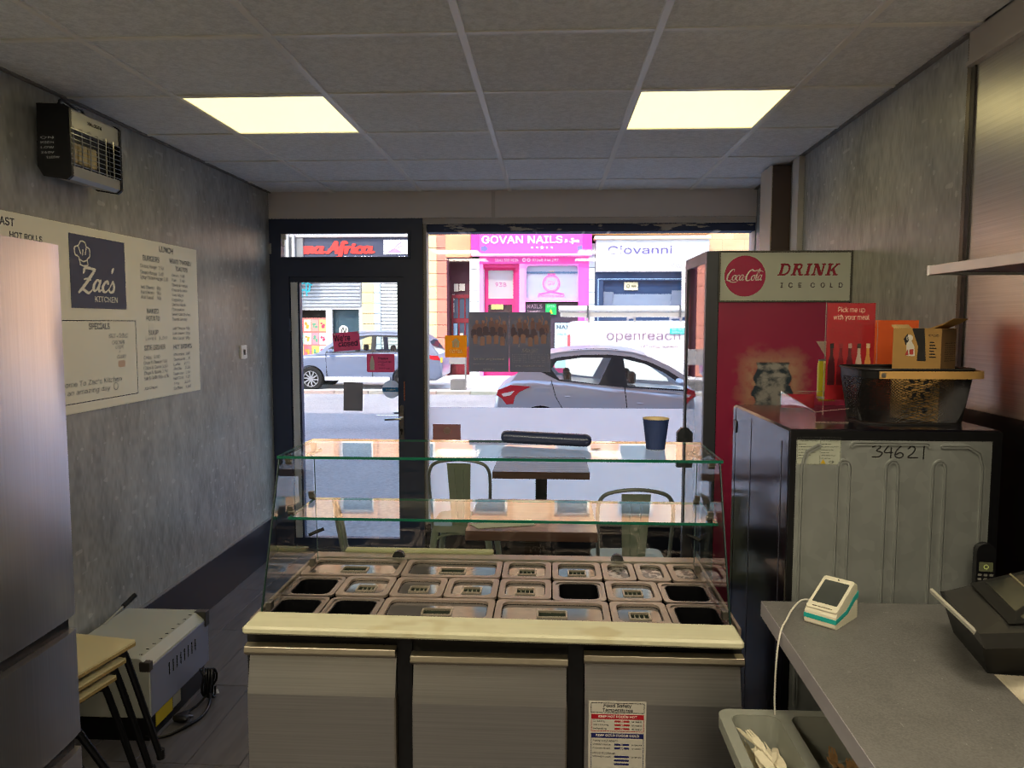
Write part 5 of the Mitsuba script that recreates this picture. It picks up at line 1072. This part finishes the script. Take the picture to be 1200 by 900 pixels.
# pink nail shop
t = thing('nail_salon_shopfront', 'bright pink nail salon shopfront with a white lettered fascia', 'shopfront')
PK, PK2, PKD = MS(240, 88, 186, .5), MS(248, 148, 220, .5), MS(206, 46, 118, .5)
part(t, 'fascia', bx(-2.66, 1.36, YO-.32, YO+.3, 3.92, 4.62), PK, False)
part(t, 'fascia_cornice', cat(bx(-2.68, 1.38, YO-.42, YO-.10, 3.86, 3.93, .02)), MS(250, 190, 232, .5), False)
part(t, 'fascia_end', bx(-2.68, -2.42, YO-.36, YO-.3, 3.95, 4.6, .01), MS(222, 60, 160, .5), False); part(t, 'fascia_end', bx(1.06, 1.38, YO-.36, YO-.3, 3.95, 4.6, .01), MS(222, 60, 160, .5), False)
part(t, 'lettering', wall_y(cat(txt('GOVAN NAILS', -2.32, 4.29, .235, w=2.72, bold=True, depth=.025)), YO-.32), MS(250, 244, 250, .45), False)
part(t, 'script_lettering', wall_y(prism(shapely.union_all([cursive('&', .46, 4.31, .085, .022, .2, .11), cursive('Spa', .62, 4.31, .075, .022, .25, .35)]), .02), YO-.32), MS(250, 244, 250, .45), False)
def starp(cx, cy, r): return Polygon([(cx+r*(1 if k % 2 == 0 else .42)*math.sin(PI*k/5), cy+r*(1 if k % 2 == 0 else .42)*math.cos(PI*k/5)) for k in range(10)])
part(t, 'fascia_star', wall_y(cat([flat(starp(-.62+.165*k, 4.14, .075 if k == 2 else .05), 0, .015) for k in range(5)]), YO-.32), MS(252, 240, 250, .5), False)
for x in (-2.24, 1.00):
    part(t, 'flower_picture', wall_y(cat([flat(Point(x+.075*math.cos(1.257*k), 4.11+.055*math.sin(1.257*k)).buffer(.05), 0, .01) for k in range(5)], flat(Point(x, 4.11).buffer(.04), 0, .014)), YO-.32), MS(120, 110, 200, .5), False)
part(t, 'phone_band', bx(-2.42, 1.30, YO-.12, YO+.3, 3.62, 3.88), MS(236, 84, 180, .5), False)
part(t, 'phone_lettering', wall_y(cat(txt('0141 328 9115', -1.88, 3.70, .085, w=.78, bold=True, depth=.012), [flat(Point(x, 3.745).buffer(.062).difference(Point(x, 3.745).buffer(.03)), 0, .012) for x in (-.90, -.745)], txt('07368 544 297', -.62, 3.70, .085, w=.88, bold=True, depth=.012)), YO-.12), MS(252, 225, 245, .5), False)
part(t, 'post', bx(-2.42, -2.30, YO-.10, YO+.3, ZF, 3.62), PK2, False); part(t, 'post', bx(-1.06, -.86, YO-.12, YO+.3, ZF, 3.62), PK2, False); part(t, 'post', bx(.95, 1.30, YO-.12, YO+.3, ZF, 3.62), PK, False)
part(t, 'door_reveal', bx(-1.20, -1.06, YO-.02, YO+.3, ZF, 3.62), PKD, False); part(t, 'door_head', bx(-2.30, -1.06, YO-.02, YO+.3, 3.50, 3.62), PKD, False)
dd = part(t, 'door', wall_y(prism(sbox(-2.30, ZF, -1.20, 3.5).difference(shapely.union_all([sbox(-2.14, 2.45, -1.28, 3.42), sbox(-2.14, .4, -1.32, 2.24)])), .08), YO+.22), PKD, False)
part(dd, 'fanlight', bx(-2.14, -1.28, YO+.17, YO+.18, 2.45, 3.42), MS(178, 172, 178, .3), False)
part(dd, 'pane', bx(-2.14, -1.32, YO+.17, YO+.18, .4, 2.24), MS(66, 52, 56, .2), False)
part(dd, 'number', wall_y(txt('938', -1.90, 2.86, .14, w=.38, bold=True, depth=.006), YO+.17), MS(176, 110, 150, .5), False)
part(dd, 'door_sign', bx(-2.04, -1.62, YO+.14, YO+.16, 2.08, 2.26), MS(176, 186, 110, .5), False)
part(dd, 'handle_bar', cat(bx(-2.34, -2.26, YO+.02, YO+.1, 1.0, 3.45)), MS(200, 190, 196, .4, .4), False)
w1 = rrect(-.82, .92, 2.41, 3.56, .10)
part(t, 'window', wall_y(prism(sbox(-.86, 2.34, .95, 3.62).difference(w1), .14), YO+.06), PK2, False)
part(t, 'window_pane', wall_y(prism(w1, .01), YO+.05), MS(165, 170, 188, .2), False)
part(t, 'window_rail', bx(-.82, .92, YO+.02, YO+.04, 3.30, 3.36), MS(90, 120, 150, .4), False)
gv = [flat(Point(.03, 2.96).buffer(.30).difference(Point(.03, 2.96).buffer(.265)), 0, .01), flat(Point(.03, 2.96).buffer(.245).difference(Point(.03, 2.96).buffer(.225)), 0, .01), txt('GV', .03, 2.90, .15, w=.26, align='c', depth=.01), flat(Polygon([(-.10, 3.28), (-.04, 3.22), (.10, 3.22), (.17, 3.28), (.14, 3.36), (-.07, 3.36)]).difference(Polygon([(-.04, 3.28), (.10, 3.28), (.03, 3.24)])), 0, .01),
      flat(Polygon([(-.42, 2.62), (.0, 2.70), (.48, 2.62), (.40, 2.58), (.0, 2.64), (-.36, 2.58)]), 0, .01), txt('GORGEOUS NAILS', -.44, 2.50, .075, w=.92, depth=.01, bold=True)]
part(t, 'window_emblem', wall_y(cat(gv), YO+.04), MS(246, 90, 170, .5), False)
part(t, 'window_crown', bx(-.05, .13, YO+.025, YO+.035, 3.31, 3.38), MS(250, 190, 110, .5), False)
part(t, 'lower_window', bx(-.86, .95, YO+.12, YO+.16, ZF+.6, 2.30), MS(70, 62, 76, .25), False)
part(t, 'stall_riser', bx(-.86, .95, YO-.05, YO+.16, ZF, ZF+.6), PKD, False)
part(t, 'window_lettering', wall_y(cat(txt('NAILS', -.80, 2.12, .13, w=.52, depth=.01, bold=True), txt('beauty', -.78, 1.98, .08, w=.42, depth=.01), txt('LASHES', .22, 1.42, .10, w=.5, depth=.01, bold=True)), YO+.115), MS(176, 150, 166, .5), False)
o_ = part(t, 'open_sign', bx(-.17, .21, YO+.02, YO+.05, 1.90, 2.28), MS(24, 170, 90, .5), False)
part(o_, 'lettering', wall_y(txt('OPEN', .02, 2.15, .09, w=.27, align='c', bold=True, depth=.01), YO+.02), MS(120, 250, 160, .5), False)
part(o_, 'picture', wall_y(flat(Polygon([(-.04, 1.94), (.08, 1.94), (.02, 2.10)]), 0, .01), YO+.02), MS(240, 190, 60, .5), False)
bd_ = part(t, 'price_board', bx(.15, .98, YO-.25, YO-.2, ZF+.3, 1.62), MS(176, 214, 222, .5), False)
part(bd_, 'lettering', wall_y(cat(txt('NAILS', .22, 1.42, .12, w=.66, bold=True, depth=.01), txt('FULL SET', .26, 1.20, .07, w=.34, depth=.01), txt('GEL', .55, 1.05, .07, depth=.01), txt('45', .60, .92, .08, depth=.01)), YO-.25), MS(60, 62, 84, .5), False)

# restaurant
t = thing('restaurant_shopfront', 'restaurant shopfront with a white Giovanni fascia over a dark blue window', 'shopfront')
part(t, 'fascia', bx(1.52, 5.26, YO-.30, YO+.3, 3.34, 4.40), MS(206, 208, 216, .5), False)
part(t, 'cornice', bx(1.46, 5.3, YO-.40, YO+.3, 4.40, 4.52, .02), MS(240, 214, 180, .6), False)
part(t, 'lettering', wall_y(txt('Giovanni', 1.92, 3.93, .25, w=2.12, depth=.02), YO-.30), MS(96, 88, 150, .5), False)
part(t, 'small_lettering', wall_y(cat(txt('942', 3.22, 3.47, .09, depth=.01), txt('Ristorante', 4.0, 3.46, .15, w=.75, depth=.01, slant=.3)), YO-.30), MS(140, 140, 165, .5), False)
DB = MS(46, 66, 100, .35)
part(t, 'frame', wall_y(prism(sbox(1.52, ZF, 5.26, 3.34).difference(shapely.union_all([sbox(1.78, .9, 4.9, 3.05)])), .2), YO+.10), DB, False)
part(t, 'frame_line', wall_y(cat(prism(outline(1.60, 5.1, .8, 3.12, .03), .02)), YO-.10), MS(150, 180, 215, .4), False)
part(t, 'window_pane', bx(1.78, 4.9, YO+.05, YO+.06, .9, 3.05), MS(50, 70, 104, .15), False)
part(t, 'blind', bx(1.86, 4.82, YO+.02, YO+.04, 2.1, 2.60), MS(120, 134, 158, .5), False)
part(t, 'bench_back', cat(wall_y(prism(Polygon([(1.80, 2.15), (1.80, 2.68), (2.15, 2.66), (2.06, 2.15)]), .03), YO+.0), wall_y(prism(Polygon([(4.05, 2.15), (4.1, 2.72), (4.5, 2.72), (4.8, 2.15)]), .03), YO+.0)), MS(104, 116, 140, .5), False)
st_ = part(t, 'notice', bx(2.50, 2.96, YO+.0, YO+.02, 2.73, 3.0), MS(216, 208, 176, .5), False)
part(st_, 'print', wall_y(cat(flat(Point(2.63, 2.865).buffer(.06).difference(Point(2.63, 2.865).buffer(.03)), 0, .01), flat(sbox(2.74, 2.83, 2.90, 2.90), 0, .01)), YO), MS(120, 116, 90, .5), False)
t = thing('hanging_sign', 'narrow dark blue sign box on the wall at the end of the restaurant front', 'sign')
part(t, 'box', bx(4.40, 4.84, YO-.85, YO-.35, 2.10, 3.56, .02), MS(36, 48, 82, .4), False)
part(t, 'edge', bx(4.36, 4.40, YO-.86, YO-.34, 2.08, 3.58), MS(200, 190, 186, .5), False)
part(t, 'arm', bx(4.5, 4.74, YO-.36, YO-.2, 3.36, 3.46), BLACK, False)
t = thing('utility_box', 'low grey box with a sign post at the far kerb beside the parked silver car', 'utility box')
part(t, 'box', bx(-2.72, -2.32, 20.5, 20.9, ZF, ZF+.28, .01), MS(110, 108, 108, .6), False)
part(t, 'post', cyl((-2.30, 20.5, ZF), (-2.30, 20.5, .95), .025), MS(120, 118, 118, .5))
part(t, 'plate', bx(-2.75, -2.30, 20.46, 20.49, .50, .92), MS(150, 146, 146, .5), False)

# ---- vehicles
GLT = TINT
RUB = MS(16, 16, 17, .8); ALLOY = MS(190, 192, 196, .3, .8); PLAS = MS(24, 25, 28, .6)
def loft(poly, W, bulge, arches, step=.14):
    """A car body: the side outline carried across the width, softly rounded at both sides, wheel arches cut out."""
    P = np.array(Polygon(poly).exterior.coords[:-1]); n = len(P)
    if Polygon(poly).exterior.is_ccw is False: P = P[::-1]
    e = np.roll(P, -1, 0)-P; nn = np.column_stack([e[:, 1], -e[:, 0]]); nn /= np.linalg.norm(nn, axis=1, keepdims=True)
    vn = nn+np.roll(nn, 1, 0); vn /= np.linalg.norm(vn, axis=1, keepdims=True)
    prof = [(0, .075), (.022, .034), (.06, .012), (.13, 0)]; prof = prof+[(W-a, b) for a, b in prof[::-1]]
    V = np.vstack([np.column_stack([(P-vn*d)[:, 0], np.full(n, v), (P-vn*d)[:, 1]]) for v, d in prof])
    F = []
    for k in range(len(prof)-1):
        for i in range(n):
            j = (i+1) % n; F += [[k*n+i, (k+1)*n+i, (k+1)*n+j], [k*n+i, (k+1)*n+j, k*n+j]]
    tv, tf = trimesh.creation.triangulate_polygon(Polygon((P-vn*prof[0][1])), engine='earcut')
    idx = [int(np.argmin(((P-vn*prof[0][1])-q).__pow__(2).sum(1))) for q in tv]
    for a, b, c in tf:
        F.append([idx[a], idx[b], idx[c]]); o = (len(prof)-1)*n; F.append([o+idx[a], o+idx[c], o+idx[b]])
    m = trimesh.Trimesh(V, F); m.fix_normals()
    mf = to_m(m)
    for cx, cz, r in arches: mf = mf-m3.Manifold.cylinder(W+1, r, r, 40).rotate((-90, 0, 0)).translate((cx, -.5, cz))
    m = from_m(mf.refine_to_length(step)); v = m.vertices.copy()
    z0, z1 = P[:, 1].min(), P[:, 1].max(); k_ = (v[:, 2]-z0)/(z1-z0)
    s = np.clip(np.abs(v[:, 1]-W/2)/(W/2), 0, 1)**4*np.sign(v[:, 1]-W/2)
    v[:, 1] -= s*bulge*(2.2*(k_-.62)**2); m.vertices = v
    return m
def car(base, label, x_rear, dirn, y_near, zr, sp):
    t = thing(base, label, sp.get('cat', 'car')); W = sp['W']; paint = sp['paint']
    def P(m):
        m = m.copy(); v = m.vertices.copy(); v[:, 0] = x_rear+dirn*v[:, 0]; v[:, 1] += y_near; v[:, 2] += zr
        m.vertices = v
        if dirn < 0: m.invert()
        return m
    arches = [(cx, sp['r'], sp['r']+.045) for cx in sp['wheels']]
    part(t, 'body', P(loft(sp['body'], W, sp.get('bulge', .10), arches)), paint, 40)
    zb, tw = sp['belt'], sp['tumble']
    def tilt(m, far=False):
        v = m.vertices.copy(); v[:, 1] = v[:, 1]+sp['inset']+tw*np.maximum(v[:, 2]-zb, 0)
        if far: v[:, 1] = W-v[:, 1]
        m = m.copy(); m.vertices = v
        if far: m.invert()
        return m
    side = Polygon(sp['side']); wins_ = [Polygon(w_) for w_ in sp['wins']]
    for far in (False, True):
        fr_ = at(prism(side.difference(shapely.union_all([w_.buffer(-.001) for w_ in wins_])), .03), (0, .03, 0), (1, 0, 0), (0, 0, 1))
        part(t, 'side_frame', P(tilt(fr_, far)), sp.get('frame', paint), False)
        part(t, 'window_surround', P(tilt(at(prism(Polygon(sp['glass_band']).difference(shapely.union_all(wins_)), .006), (0, .0, 0), (1, 0, 0), (0, 0, 1)), far)), PLAS, False)
        for w_ in wins_:
            part(t, 'window', P(tilt(at(trimesh.Trimesh(*[(np.column_stack([q[0], np.zeros(len(q[0]))]), q[1]) for q in [trimesh.creation.triangulate_polygon(w_, engine='earcut')]][0]), (0, .012, 0), (1, 0, 0), (0, 0, 1)), far)), sp.get('glass', GLT), False)
    rf = np.array([p[:2] for p in spline([(a, b, 0) for a, b in sp['roof']], 6)]); nu, ns = len(rf), 13
    V = []
    for o in (0, -.03):
        for x, z in rf:
            hw = W/2-sp['inset']-tw*(z-zb)+.012
            for k in range(ns):
                s = -1+2*k/(ns-1); V.append((x, W/2+s*hw, z+.05*(1-abs(s)**2.4)+o-.0))
    V = np.array(V); F = []
    for L in (0, 1):
        for i in range(nu-1):
            for k in range(ns-1):
                a = L*nu*ns+i*ns+k; q = [[a, a+1, a+ns+1], [a, a+ns+1, a+ns]]; F += q if L == 0 else [r_[::-1] for r_ in q]
    def edge(l): 
        for a, b in zip(l[:-1], l[1:]): F.extend([[a, b, b+nu*ns], [a, b+nu*ns, a+nu*ns]])
    edge([k for k in range(ns)]); edge([(nu-1)*ns+k for k in range(ns)]); edge([i*ns for i in range(nu)]); edge([i*ns+ns-1 for i in range(nu)])
    rm = trimesh.Trimesh(V, F); rm.fix_normals(); part(t, 'roof', P(rm), sp.get('roof_paint', paint), 40)
    for nm, (xa, za), (xb, zb_) in sp['screens']:
        ha, hb_ = W/2-sp['inset']-tw*max(za-zb, 0)-.03, W/2-sp['inset']-tw*max(zb_-zb, 0)-.03
        part(t, nm, P(trimesh.Trimesh([(xa, W/2-ha, za), (xa, W/2+ha, za), (xb, W/2+hb_, zb_), (xb, W/2-hb_, zb_)], [[0, 1, 2], [0, 2, 3]])), TINT, False)
    for cx in sp['wheels']:
        for vy, s in ((.02, 1), (W-.02, -1)):
            wk = part(t, 'wheel', P(cat(at(lathe([(sp['r']*.66, 0), (sp['r']*.90, -.004), (sp['r'], .02), (sp['r'], .17), (sp['r']*.9, .19), (sp['r']*.66, .19)], 40), (cx, vy if s > 0 else vy, sp['r']), (1, 0, 0), (0, 0, 1), (0, s, 0)))), RUB, 35)
            r_ = sp['r']*.66
            spk = [stroke([(0, 0), (r_*.5*math.cos(a+.06), r_*.5*math.sin(a+.06)), (r_*.97*math.cos(a), r_*.97*math.sin(a))], .034) for a in np.arange(10)*2*PI/10+.1]
            rim = shapely.union_all(spk+[Point(0, 0).buffer(.055), Point(0, 0).buffer(r_).difference(Point(0, 0).buffer(r_-.022))])
            part(wk, 'rim', P(at(prism(rim, .02), (cx, vy+s*.012, sp['r']), (1, 0, 0), (0, 0, 1), (0, s, 0))), ALLOY, False)
            part(wk, 'hub_back', P(at(prism(Point(0, 0).buffer(r_), .01), (cx, vy+s*.06, sp['r']), (1, 0, 0), (0, 0, 1), (0, s, 0))), PLAS, False)
    if sp.get('seats', True):
        for x in sp['seatx']:
            for v in (.42, W-.42):
                s_ = part(t, 'seat', P(cat(bx(x-.10, x+.08, v-.22, v+.22, zb-.35, zb+.02, .05))), PLAS, 30)
                part(s_, 'headrest', P(bx(x-.07, x+.04, v-.12, v+.12, zb+.05, zb+.23, .03)), PLAS, 30)
    for nm, poly, m, o in sp['details']:
        part(t, nm, P(at(prism(Polygon(poly), .03), (0, .03-o, 0), (1, 0, 0), (0, 0, 1))), m, False)
    for a, b, v in sp['handles']:
        part(t, 'door_handle', P(cat(hull_spheres([((a, v, b+.006), .014), ((a+.16, v, b), .014), ((a+.08, v-.012, b+.004), .014)]), bx(a+.03, a+.13, v+.018, v+.028, b-.03, b+.025, .004))), sp.get('handle_m', paint), 40)
    mx, mz = sp['mirror']
    part(t, 'door_mirror', P(hull_spheres([((mx, -.09, mz), .05), ((mx-.06, -.09, mz+.02), .055), ((mx+.02, -.03, mz-.03), .03), ((mx-.03, -.16, mz+.01), .05)])), sp.get('mirror_m', paint), 40)
    return t, P
SILV = MS(178, 184, 196, .25, .35, clearcoat=.6); SILV2 = MS(128, 140, 166, .25, .35, clearcoat=.6)
LAMP = MS(196, 24, 40, .2, clearcoat=.8); LAMPW = MS(235, 225, 225, .2)
# near hatchback, nose to the right
hatch = dict(W=1.76, paint=SILV, belt=.93, tumble=.34, inset=.05, r=.31, wheels=(.72, 3.24), roof_paint=SILV,
  body=[(.03, .34), (.0, .60), (.02, .78), (.06, .91), (.16, .99), (.30, 1.045), (.55, 1.06), (.98, 1.03), (2.0, .93), (2.98, .845), (3.35, .82), (3.72, .74), (3.93, .62), (4.0, .48), (3.98, .30), (3.85, .20), (.15, .22)],
  side=[(.25, 1.00), (.50, 1.32), (.62, 1.375), (1.0, 1.46), (1.35, 1.497), (1.75, 1.505), (2.1, 1.475), (2.40, 1.40), (2.70, 1.255), (2.98, 1.08), (3.13, .84), (2.0, .90), (.95, 1.0)],
  glass_band=[(.66, 1.20), (.80, 1.345), (1.0, 1.395), (1.35, 1.43), (1.75, 1.435), (2.1, 1.405), (2.38, 1.325), (2.66, 1.195), (2.90, 1.04), (2.98, .89), (2.0, .945), (1.0, 1.04)],
  wins=[[(.88, 1.215), (.96, 1.335), (1.35, 1.39), (1.80, 1.39), (1.70, 1.19), (1.60, .99), (1.0, 1.06)], [(1.98, 1.375), (2.30, 1.30), (2.58, 1.175), (2.88, .97), (2.90, .915), (2.04, .965)]],
  roof=[(.44, 1.29), (.62, 1.385), (1.0, 1.47), (1.4, 1.508), (1.75, 1.51), (2.1, 1.478), (2.34, 1.42)],
  screens=[('windscreen', (2.36, 1.40), (3.12, .90)), ('rear_window', (.18, .95), (.50, 1.34))], seatx=(1.15, 2.15),
  details=[('tail_light', [(.045, .82), (.07, .90), (.26, .975), (.57, .955), (.40, .875), (.33, .80), (.30, .69), (.20, .68), (.12, .78)], LAMP, .004), ('tail_light_lens', [(.12, .84), (.32, .89), (.26, .82), (.16, .80)], LAMPW, .010), ('fuel_flap', outline(.62, .86, .68, .93, .004).exterior.coords[:-1], SILV, -.005), ('lower_trim', [(.25, .52), (.62, .56), (.62, .54), (.3, .49)], PLAS, .002)],
  handles=[(1.05, .80, .02), (2.14, .705, .018)], mirror=(2.84, 1.03), mirror_m=SILV)
tcar, Pc = car('hatchback_car', 'silver hatchback parked in the shade just outside the shop window', -.86, 1, 11.45, ZR, hatch)
part(tcar, 'panel_gap', Pc(cat([at(prism(LineString(q).buffer(.005), .03), (0, .03, 0), (1, 0, 0), (0, 0, 1)) for q in ([(1.99, .96), (2.03, .60), (2.02, .30)], [(.88, 1.05), (.95, .80), (1.05, .62)], [(3.0, .86), (2.98, .40)])])), PLAS, False)
part(tcar, 'roof_rail', Pc(tube(spline([(.62, .32, 1.40), (1.2, .30, 1.50), (1.8, .30, 1.515), (2.3, .31, 1.44)], 6), .008)), PLAS)
# far crossover, nose to the left
suv = dict(W=1.82, paint=SILV2, belt=1.02, tumble=.30, inset=.05, r=.335, wheels=(1.02, 3.66), bulge=.09,
  body=[(.02, .42), (.0, .66), (.05, .88), (.16, 1.02), (.9, 1.06), (2.6, 1.03), (3.3, 1.01), (3.9, .98), (4.35, .90), (4.5, .72), (4.5, .45), (4.4, .26), (.2, .30)],
  side=[(.12, 1.0), (.40, 1.40), (.65, 1.53), (1.3, 1.60), (2.0, 1.61), (2.5, 1.57), (2.85, 1.46), (3.25, 1.22), (3.5, 1.0)],
  glass_band=[(.42, 1.24), (.70, 1.46), (1.3, 1.53), (2.0, 1.54), (2.45, 1.50), (2.78, 1.40), (3.15, 1.17), (3.25, 1.05), (.62, 1.09)],
  wins=[[(.68, 1.21), (.82, 1.42), (1.0, 1.46), (1.02, 1.13), (.75, 1.14)], [(1.12, 1.47), (1.85, 1.50), (1.85, 1.10), (1.12, 1.12)], [(1.98, 1.50), (2.42, 1.465), (2.72, 1.36), (3.08, 1.13), (3.10, 1.08), (1.98, 1.10)]],
  roof=[(.36, 1.39), (.65, 1.545), (1.3, 1.61), (2.0, 1.62), (2.5, 1.58), (2.78, 1.49)],
  screens=[('windscreen', (2.80, 1.47), (3.52, 1.02)), ('rear_window', (.12, 1.02), (.38, 1.38))], seatx=(1.45, 2.45),
  details=[('tail_light', [(.06, .86), (.12, .98), (.36, 1.0), (.42, .93), (.26, .87)], LAMP, .004), ('sill', [(1.45, .30), (3.25, .30), (3.25, .40), (1.45, .40)], MS(205, 205, 208, .4), .004), ('number_plate', [(-.0, .80), (.05, .80), (.05, .94), (.0, .94)], MS(230, 200, 70, .5), .03)],
  handles=[(1.55, .88, .03), (2.55, .87, .03)], mirror=(3.10, 1.10), mirror_m=SILV2)
tsuv, Ps = car('crossover_car', 'silver crossover parked across the street, seen through the shop door', -2.92, -1, 20.42, ZF-.05, suv)
part(tsuv, 'panel_gap', Ps(cat([at(prism(LineString(q).buffer(.006), .03), (0, .03, 0), (1, 0, 0), (0, 0, 1)) for q in ([(1.92, 1.08), (1.93, .36)], [(3.22, 1.02), (3.2, .40)], [(1.0, 1.1), (1.2, .8)])])), PLAS, False)
# van, nose to the right
VW = MS(246, 246, 248, .35)
van = dict(W=1.92, paint=VW, belt=1.10, tumble=.08, inset=.03, r=.33, wheels=(.95, 3.95), bulge=.05, cat='van',
  body=[(.03, .40), (.0, .9), (.02, 1.10), (3.3, 1.12), (4.2, 1.10), (4.7, .98), (4.98, .82), (5.0, .42), (4.9, .25), (.15, .28)],
  side=[(.02, 1.06), (.05, 1.80), (.12, 1.885), (.4, 1.915), (3.0, 1.925), (3.35, 1.88), (3.75, 1.62), (4.25, 1.10)],
  glass_band=[(2.95, 1.72), (3.30, 1.71), (3.62, 1.52), (4.02, 1.16), (2.95, 1.14)],
  wins=[[(3.0, 1.67), (3.28, 1.66), (3.58, 1.49), (3.93, 1.19), (3.0, 1.18)]],
  roof=[(.06, 1.87), (.3, 1.915), (1.5, 1.925), (2.9, 1.93), (3.3, 1.90)],
  screens=[('windscreen', (3.34, 1.88), (4.3, 1.11)), ('rear_window', (.03, 1.2), (.06, 1.78))], seatx=(3.0,),
  details=[('tail_light', [(.015, 1.10), (.015, 1.62), (.075, 1.66), (.085, 1.10)], MS(236, 110, 120, .3), .004)], handles=[(2.75, .95, .02)], mirror=(3.92, 1.30), mirror_m=PLAS)
tvan, Pv = car('work_van', 'white openreach van with ladders on its roof, parked across the street', .40, 1, 18.2, ZR, van)
part(tvan, 'lettering', Pv(at(cat(txt('openreach', .95, 1.52, .215, w=1.75, depth=.004), txt('a BT Group business', 1.75, 1.33, .07, w=.9, depth=.004)), (0, .044, 0), (1, 0, 0), (0, 0, 1))), MS(150, 126, 148, .5), False)
stk_ = part(tvan, 'sticker', Pv(at(prism(sbox(2.45, 1.66, 2.93, 1.80), .004), (0, .042, 0), (1, 0, 0), (0, 0, 1))), MS(60, 200, 190, .5), False)
part(stk_, 'lettering', Pv(at(cat(txt('We Repair', 2.49, 1.745, .04, w=.4, depth=.002), txt('networks', 2.49, 1.685, .04, w=.36, depth=.002)), (0, .036, 0), (1, 0, 0), (0, 0, 1))), MS(230, 250, 248, .5), False)
for x in (.5, 1.6, 2.7): part(tvan, 'roof_bar', Pv(cat(bx(x, x+.05, .12, 1.80, 2.03, 2.07), bx(x, x+.05, .14, .19, 1.92, 2.05), bx(x, x+.05, 1.73, 1.78, 1.92, 2.05))), MS(190, 190, 190, .4, .6), False)
lad = thing('roof_ladder', 'aluminium ladder on the white van roof, the one nearest the shop', 'ladder', 'ladders on the white van')
def ladder(l, y, z, x0, x1):
    part(l, 'rail', Pv(bx(x0, x1, y, y+.03, z, z+.11, .006)), MS(216, 216, 212, .4, .5), False); part(l, 'rail', Pv(bx(x0, x1, y+.36, y+.39, z, z+.11, .006)), MS(216, 216, 212, .4, .5), False)
    for k in range(int((x1-x0)/.28)): part(l, 'rung', Pv(cyl((x0+.12+.28*k, y+.03, z+.06), (x0+.12+.28*k, y+.36, z+.06), .017, 8)), MS(200, 200, 196, .4, .6))
ladder(lad, .18, 2.07, -.15, 3.6)
lad = thing('roof_ladder', 'second aluminium ladder on the white van roof, behind the nearest one', 'ladder', 'ladders on the white van'); ladder(lad, .80, 2.07, -.05, 3.4)
lad = thing('roof_tube', 'pale plastic pipe tube slung on the roof bars of the white van', 'tube'); part(lad, 'tube', Pv(cyl((-.2, .20, 2.26), (3.5, .20, 2.26), .075, 18)), MS(236, 236, 230, .4)); part(lad, 'strap', Pv(cat(bx(.48, .52, .11, .30, 2.05, 2.35), bx(2.68, 2.72, .11, .30, 2.05, 2.35))), MS(90, 90, 96, .5), False)
